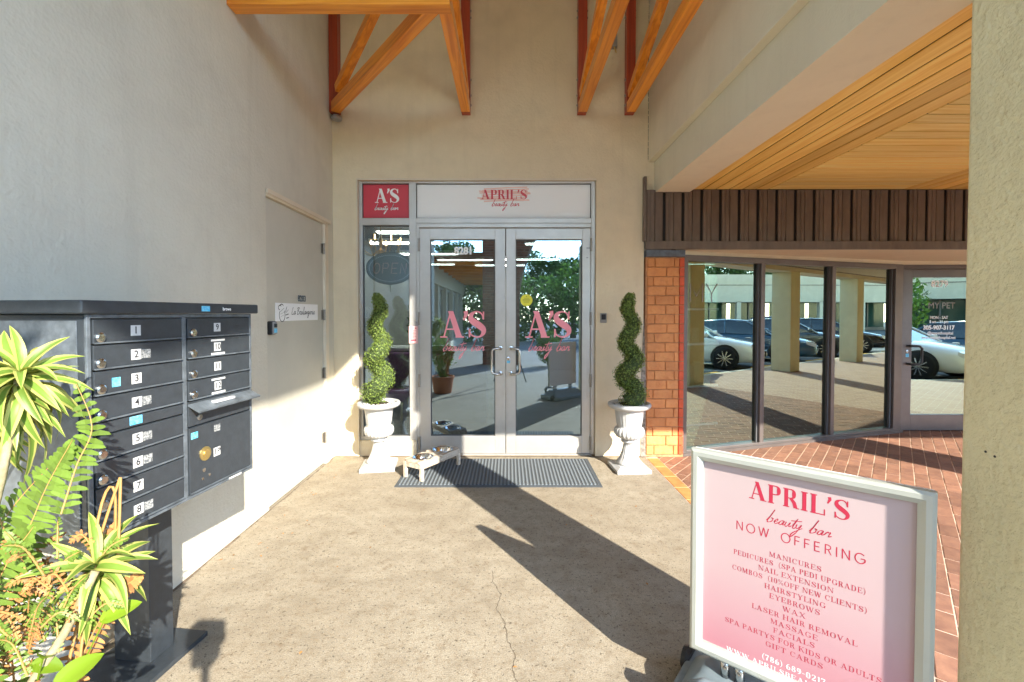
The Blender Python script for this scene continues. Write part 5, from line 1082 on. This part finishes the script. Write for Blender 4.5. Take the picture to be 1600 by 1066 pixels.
# far shops across the parking lot
fd = Vector((.92, .39, 0)).normalized(); FA = math.atan2(.39, .92)
fb = thing('far_shops', 'low cream shopping block with green shop windows across the lot', 'building', (42, -14.5, -.135), R(213.5))
MB().box(-26, 0, 2.75, 26, 6, 4.7).box(-14, -.02, 4.7, 8, 6, 5.4).build('wall', M['stucco_far'], fb, world=False)
MB().box(-26, -.05, 3.9, -14, -.001, 3.97).box(-14, -.05, 4.35, 8, -.021, 4.42).box(8, -.05, 3.9, 26, -.001, 3.97).build('string_course', M['bronze'], fb, world=False)
for i in range(14):
    MB().box(-26 + i * 4, .0, 0, -25.6 + i * 4, .4, 2.9).build('pillar', M['stucco_far'], fb, world=False)
    w_ = MB().box(-25.6 + i * 4, 2.0, 0, -22 + i * 4, 2.1, .3).box(-23.9 + i * 4, 2.0, .3, -23.8 + i * 4, 2.1, 2.9).build('window', M['bronze'], fb, world=False)
    MB().box(-25.6 + i * 4, 2.12, .3, -22 + i * 4, 2.14, 2.9).build('pane', mat('green_shop_glass', (.03, .07, .055), .1) if i == 0 else bpy.data.materials['green_shop_glass'], w_, world=False)
# cars
def car_proto(name, label, paint, loc, rz, suv=0):
    t = thing(name, label, 'car', loc, rz, 'cars parked along the walkway'); h = .12 * suv
    def loft(mb, st, mi=0):
        b = len(mb.v); k = len(st[0])
        for s in st: mb.v += [Vector(p) for p in s]
        for i in range(len(st) - 1):
            for j in range(k): mb.f.append([b + i * k + j, b + i * k + (j + 1) % k, b + (i + 1) * k + (j + 1) % k, b + (i + 1) * k + j]); mb.mi.append(mi)
        mb.f.append([b + j for j in range(k - 1, -1, -1)]); mb.f.append([b + (len(st) - 1) * k + j for j in range(k)]); mb.mi += [mi, mi]
    def sec(x, w, zb, zt, cr=.86):
        R_ = [(x, -w * .9, zb), (x, -w * .98, zb + .12), (x, -w, (zb + zt) / 2), (x, -w * .97, zt - .10), (x, -w * cr, zt - .01), (x, -w * .4, zt + .03)]
        return R_ + [(p[0], -p[1], p[2]) for p in reversed(R_)]
    mb = MB(); loft(mb, [sec(-2.36, .70, .38, .72 + h, .7), sec(-2.28, .84, .26, .92 + h), sec(-1.9, .90, .22, 1.00 + h), sec(-1.1, .92, .20, .98 + h), sec(0, .92, .20, .96 + h), sec(.9, .92, .20, .94 + h), sec(1.5, .90, .22, .86 + h), sec(2.1, .86, .24, .74 + h, .8), sec(2.34, .74, .28, .62 + h, .7), sec(2.42, .55, .36, .54 + h, .6)])
    mb.build('body', paint, t, world=False, smooth=True)
    def sec2(x, w0, w1, z0, z1): R_ = [(x, -w0, z0), (x, -(w0 + w1) / 2 - .02, (z0 + z1) / 2), (x, -w1, z1)]; return R_ + [(p[0], -p[1], p[2]) for p in reversed(R_)]
    zr = 1.42 + h * 1.6; mb = MB(); loft(mb, [sec2(-1.75 - .3 * suv, .78, .76, .96 + h, .97 + h), sec2(-1.05 - .6 * suv, .82, .62, .96 + h, zr - .04), sec2(-.3, .84, .64, .95 + h, zr), sec2(.3, .84, .62, .94 + h, zr - .04), sec2(1.15, .78, .76, .88 + h, .90 + h)])
    mb.build('greenhouse', M['carglass'], t, world=False, smooth=False)
    mb = MB(); loft(mb, [[(x, -w, z), (x, -w * .5, z + .03), (x, w * .5, z + .03), (x, w, z), (x, w, z - .03), (x, -w, z - .03)] for x, w, z in ((-1.15 - .6 * suv, .62, zr - .05), (-.3, .66, zr + .005), (.35, .62, zr - .04))]); mb.build('roof_panel', paint, t, world=False, smooth=True)
    mb = MB()
    for s in (-1, 1):
        mb.tube([(1.15, s * .79, .90 + h), (.32, s * .63, zr - .03)], .03, 6); mb.tube([(-.32, s * .86, .95 + h), (-.34, s * .66, zr - .02)], .03, 6); mb.tube([(-1.78 - .3 * suv, s * .78, .97 + h), (-1.08 - .6 * suv, s * .63, zr - .04)], .04, 6)
    mb.build('pillars', paint, t, world=False)
    for s in (-1, 1):
        MB().lathe([(.03, -.09), (.07, -.05), (.08, .03), (.03, .06)], (.92, s * 1.0, 1.02 + h), 10, axis='X').build('mirror', paint, t, world=False, smooth=True)
        MB().prism([(2.10, .64), (2.36, .56), (2.38, .66), (2.10, .75)], s * .52, s * .80, basis=((0, 0, h), (1, 0, 0), (0, 0, 1), (0, 1, 0))).build('headlight', M['lampglass'], t, world=False)
        bxx = MB().box(-2.38, s * .80, .74 + h, -2.26, s * .5, .88 + h).build('tail_light', M['amber'], t, world=False)
        for x in (-.55, .35): MB().box(x, s * .925, .80 + h, x + .16, s * .945, .825 + h).build('door_handle', M['rim'], t, world=False)
        for x in (-1.40, 1.42):
            MB().lathe([(.385, -.01), (.385, .01)], (x, s * .905, .36 + h / 2), 28, axis='Y').build('wheel_arch', M['blk'], t, world=False)
            w_ = MB().lathe([(.20, -.10), (.30, -.11), (.335, -.08), (.335, .08), (.30, .11), (.20, .10)], (x, s * .86, .335), 28, axis='Y').build('wheel', M['tyre'], t, world=False, smooth=True)
            mb = MB(); mb.lathe([(.21, -.005), (.22, .0), (.21, .005)], (x, s * .975, .335), 24, axis='Y'); 
            rim = MB().lathe([(.045, 0), (.04, .02)], (x, s * .975, .335), 12, axis='Y')
            for q in range(10): a = q * math.pi / 5; rim.beam((x, s * .975, .335), (x + .22 * math.cos(a), s * .97, .335 + .22 * math.sin(a)), .028, .02, up=(0, 1, 0))
            rim.build('rim', M['rim'], w_, world=False)
    MB().box(2.385, -.34, .38, 2.45, .34, .56 + h).build('grille', M['blk'], t, world=False, bevel=.02)
    MB().box(2.45, -.20, .40, 2.462, .20, .49).build('plate', M['paper'], t, world=False)
    return t
hd = R(66)
def carat(nose, name, label, paint, suv=0, a=hd): car_proto(name, label, paint, (nose[0] - 2.42 * math.cos(a), nose[1] - 2.42 * math.sin(a), -.135), a, suv)
carat((8.100000000000001, 1.0), 'parked_suv', 'white suv nearest the camera along the walkway kerb', M['car_white'], 1)
carat((11.4, 1.0), 'parked_car', 'white sedan parked nose in at the walkway kerb', M['car_white'])
carat((14.8, 1.0), 'parked_car', 'blue sedan parked third along the walkway kerb', M['car_blue'])
carat((18.2, 1.0), 'parked_car', 'grey sedan parked fourth along the walkway kerb', M['car_grey'])
carat((21.6, 1.0), 'parked_car', 'black sedan parked fifth along the walkway kerb', M['car_black'])
carat((27.5, -9), 'parked_car', 'black sedan in the second row of the lot', M['car_black'], 0, R(200))
carat((3.4, -8.0), 'parked_car', 'dark blue sedan parked opposite the entry court', M['car_blue'], 0, R(165))
carat((9.0, -9.6), 'parked_suv', 'grey suv parked farther along opposite the court', M['car_grey'], 1, R(165))
for k in range(6): tag(MB().prism(rr_poly(-.85, .85, -.08, .08, .03, 2), 0, .11).build('wheel_stop', M['stopper'], None, bevel=.015), 'yellow concrete wheel stop before the %s parked car' % ('first', 'second', 'third', 'fourth', 'fifth', 'missing sixth')[k], 'wheel stop', 'yellow wheel stops').location = (8.0 + k * 3.4, 1.08, -.134)
for k in range(7): tag(MB().box(-.05, -2.6, 0, .05, 2.6, .003).build('parking_line', M['paint']), kind='structure').matrix_world = Matrix.Translation((8.6 + k * 3.4 - 3, -1.4, -.134)) @ Matrix.Rotation(R(-24), 4, 'Z')
print('objects', len(bpy.data.objects))
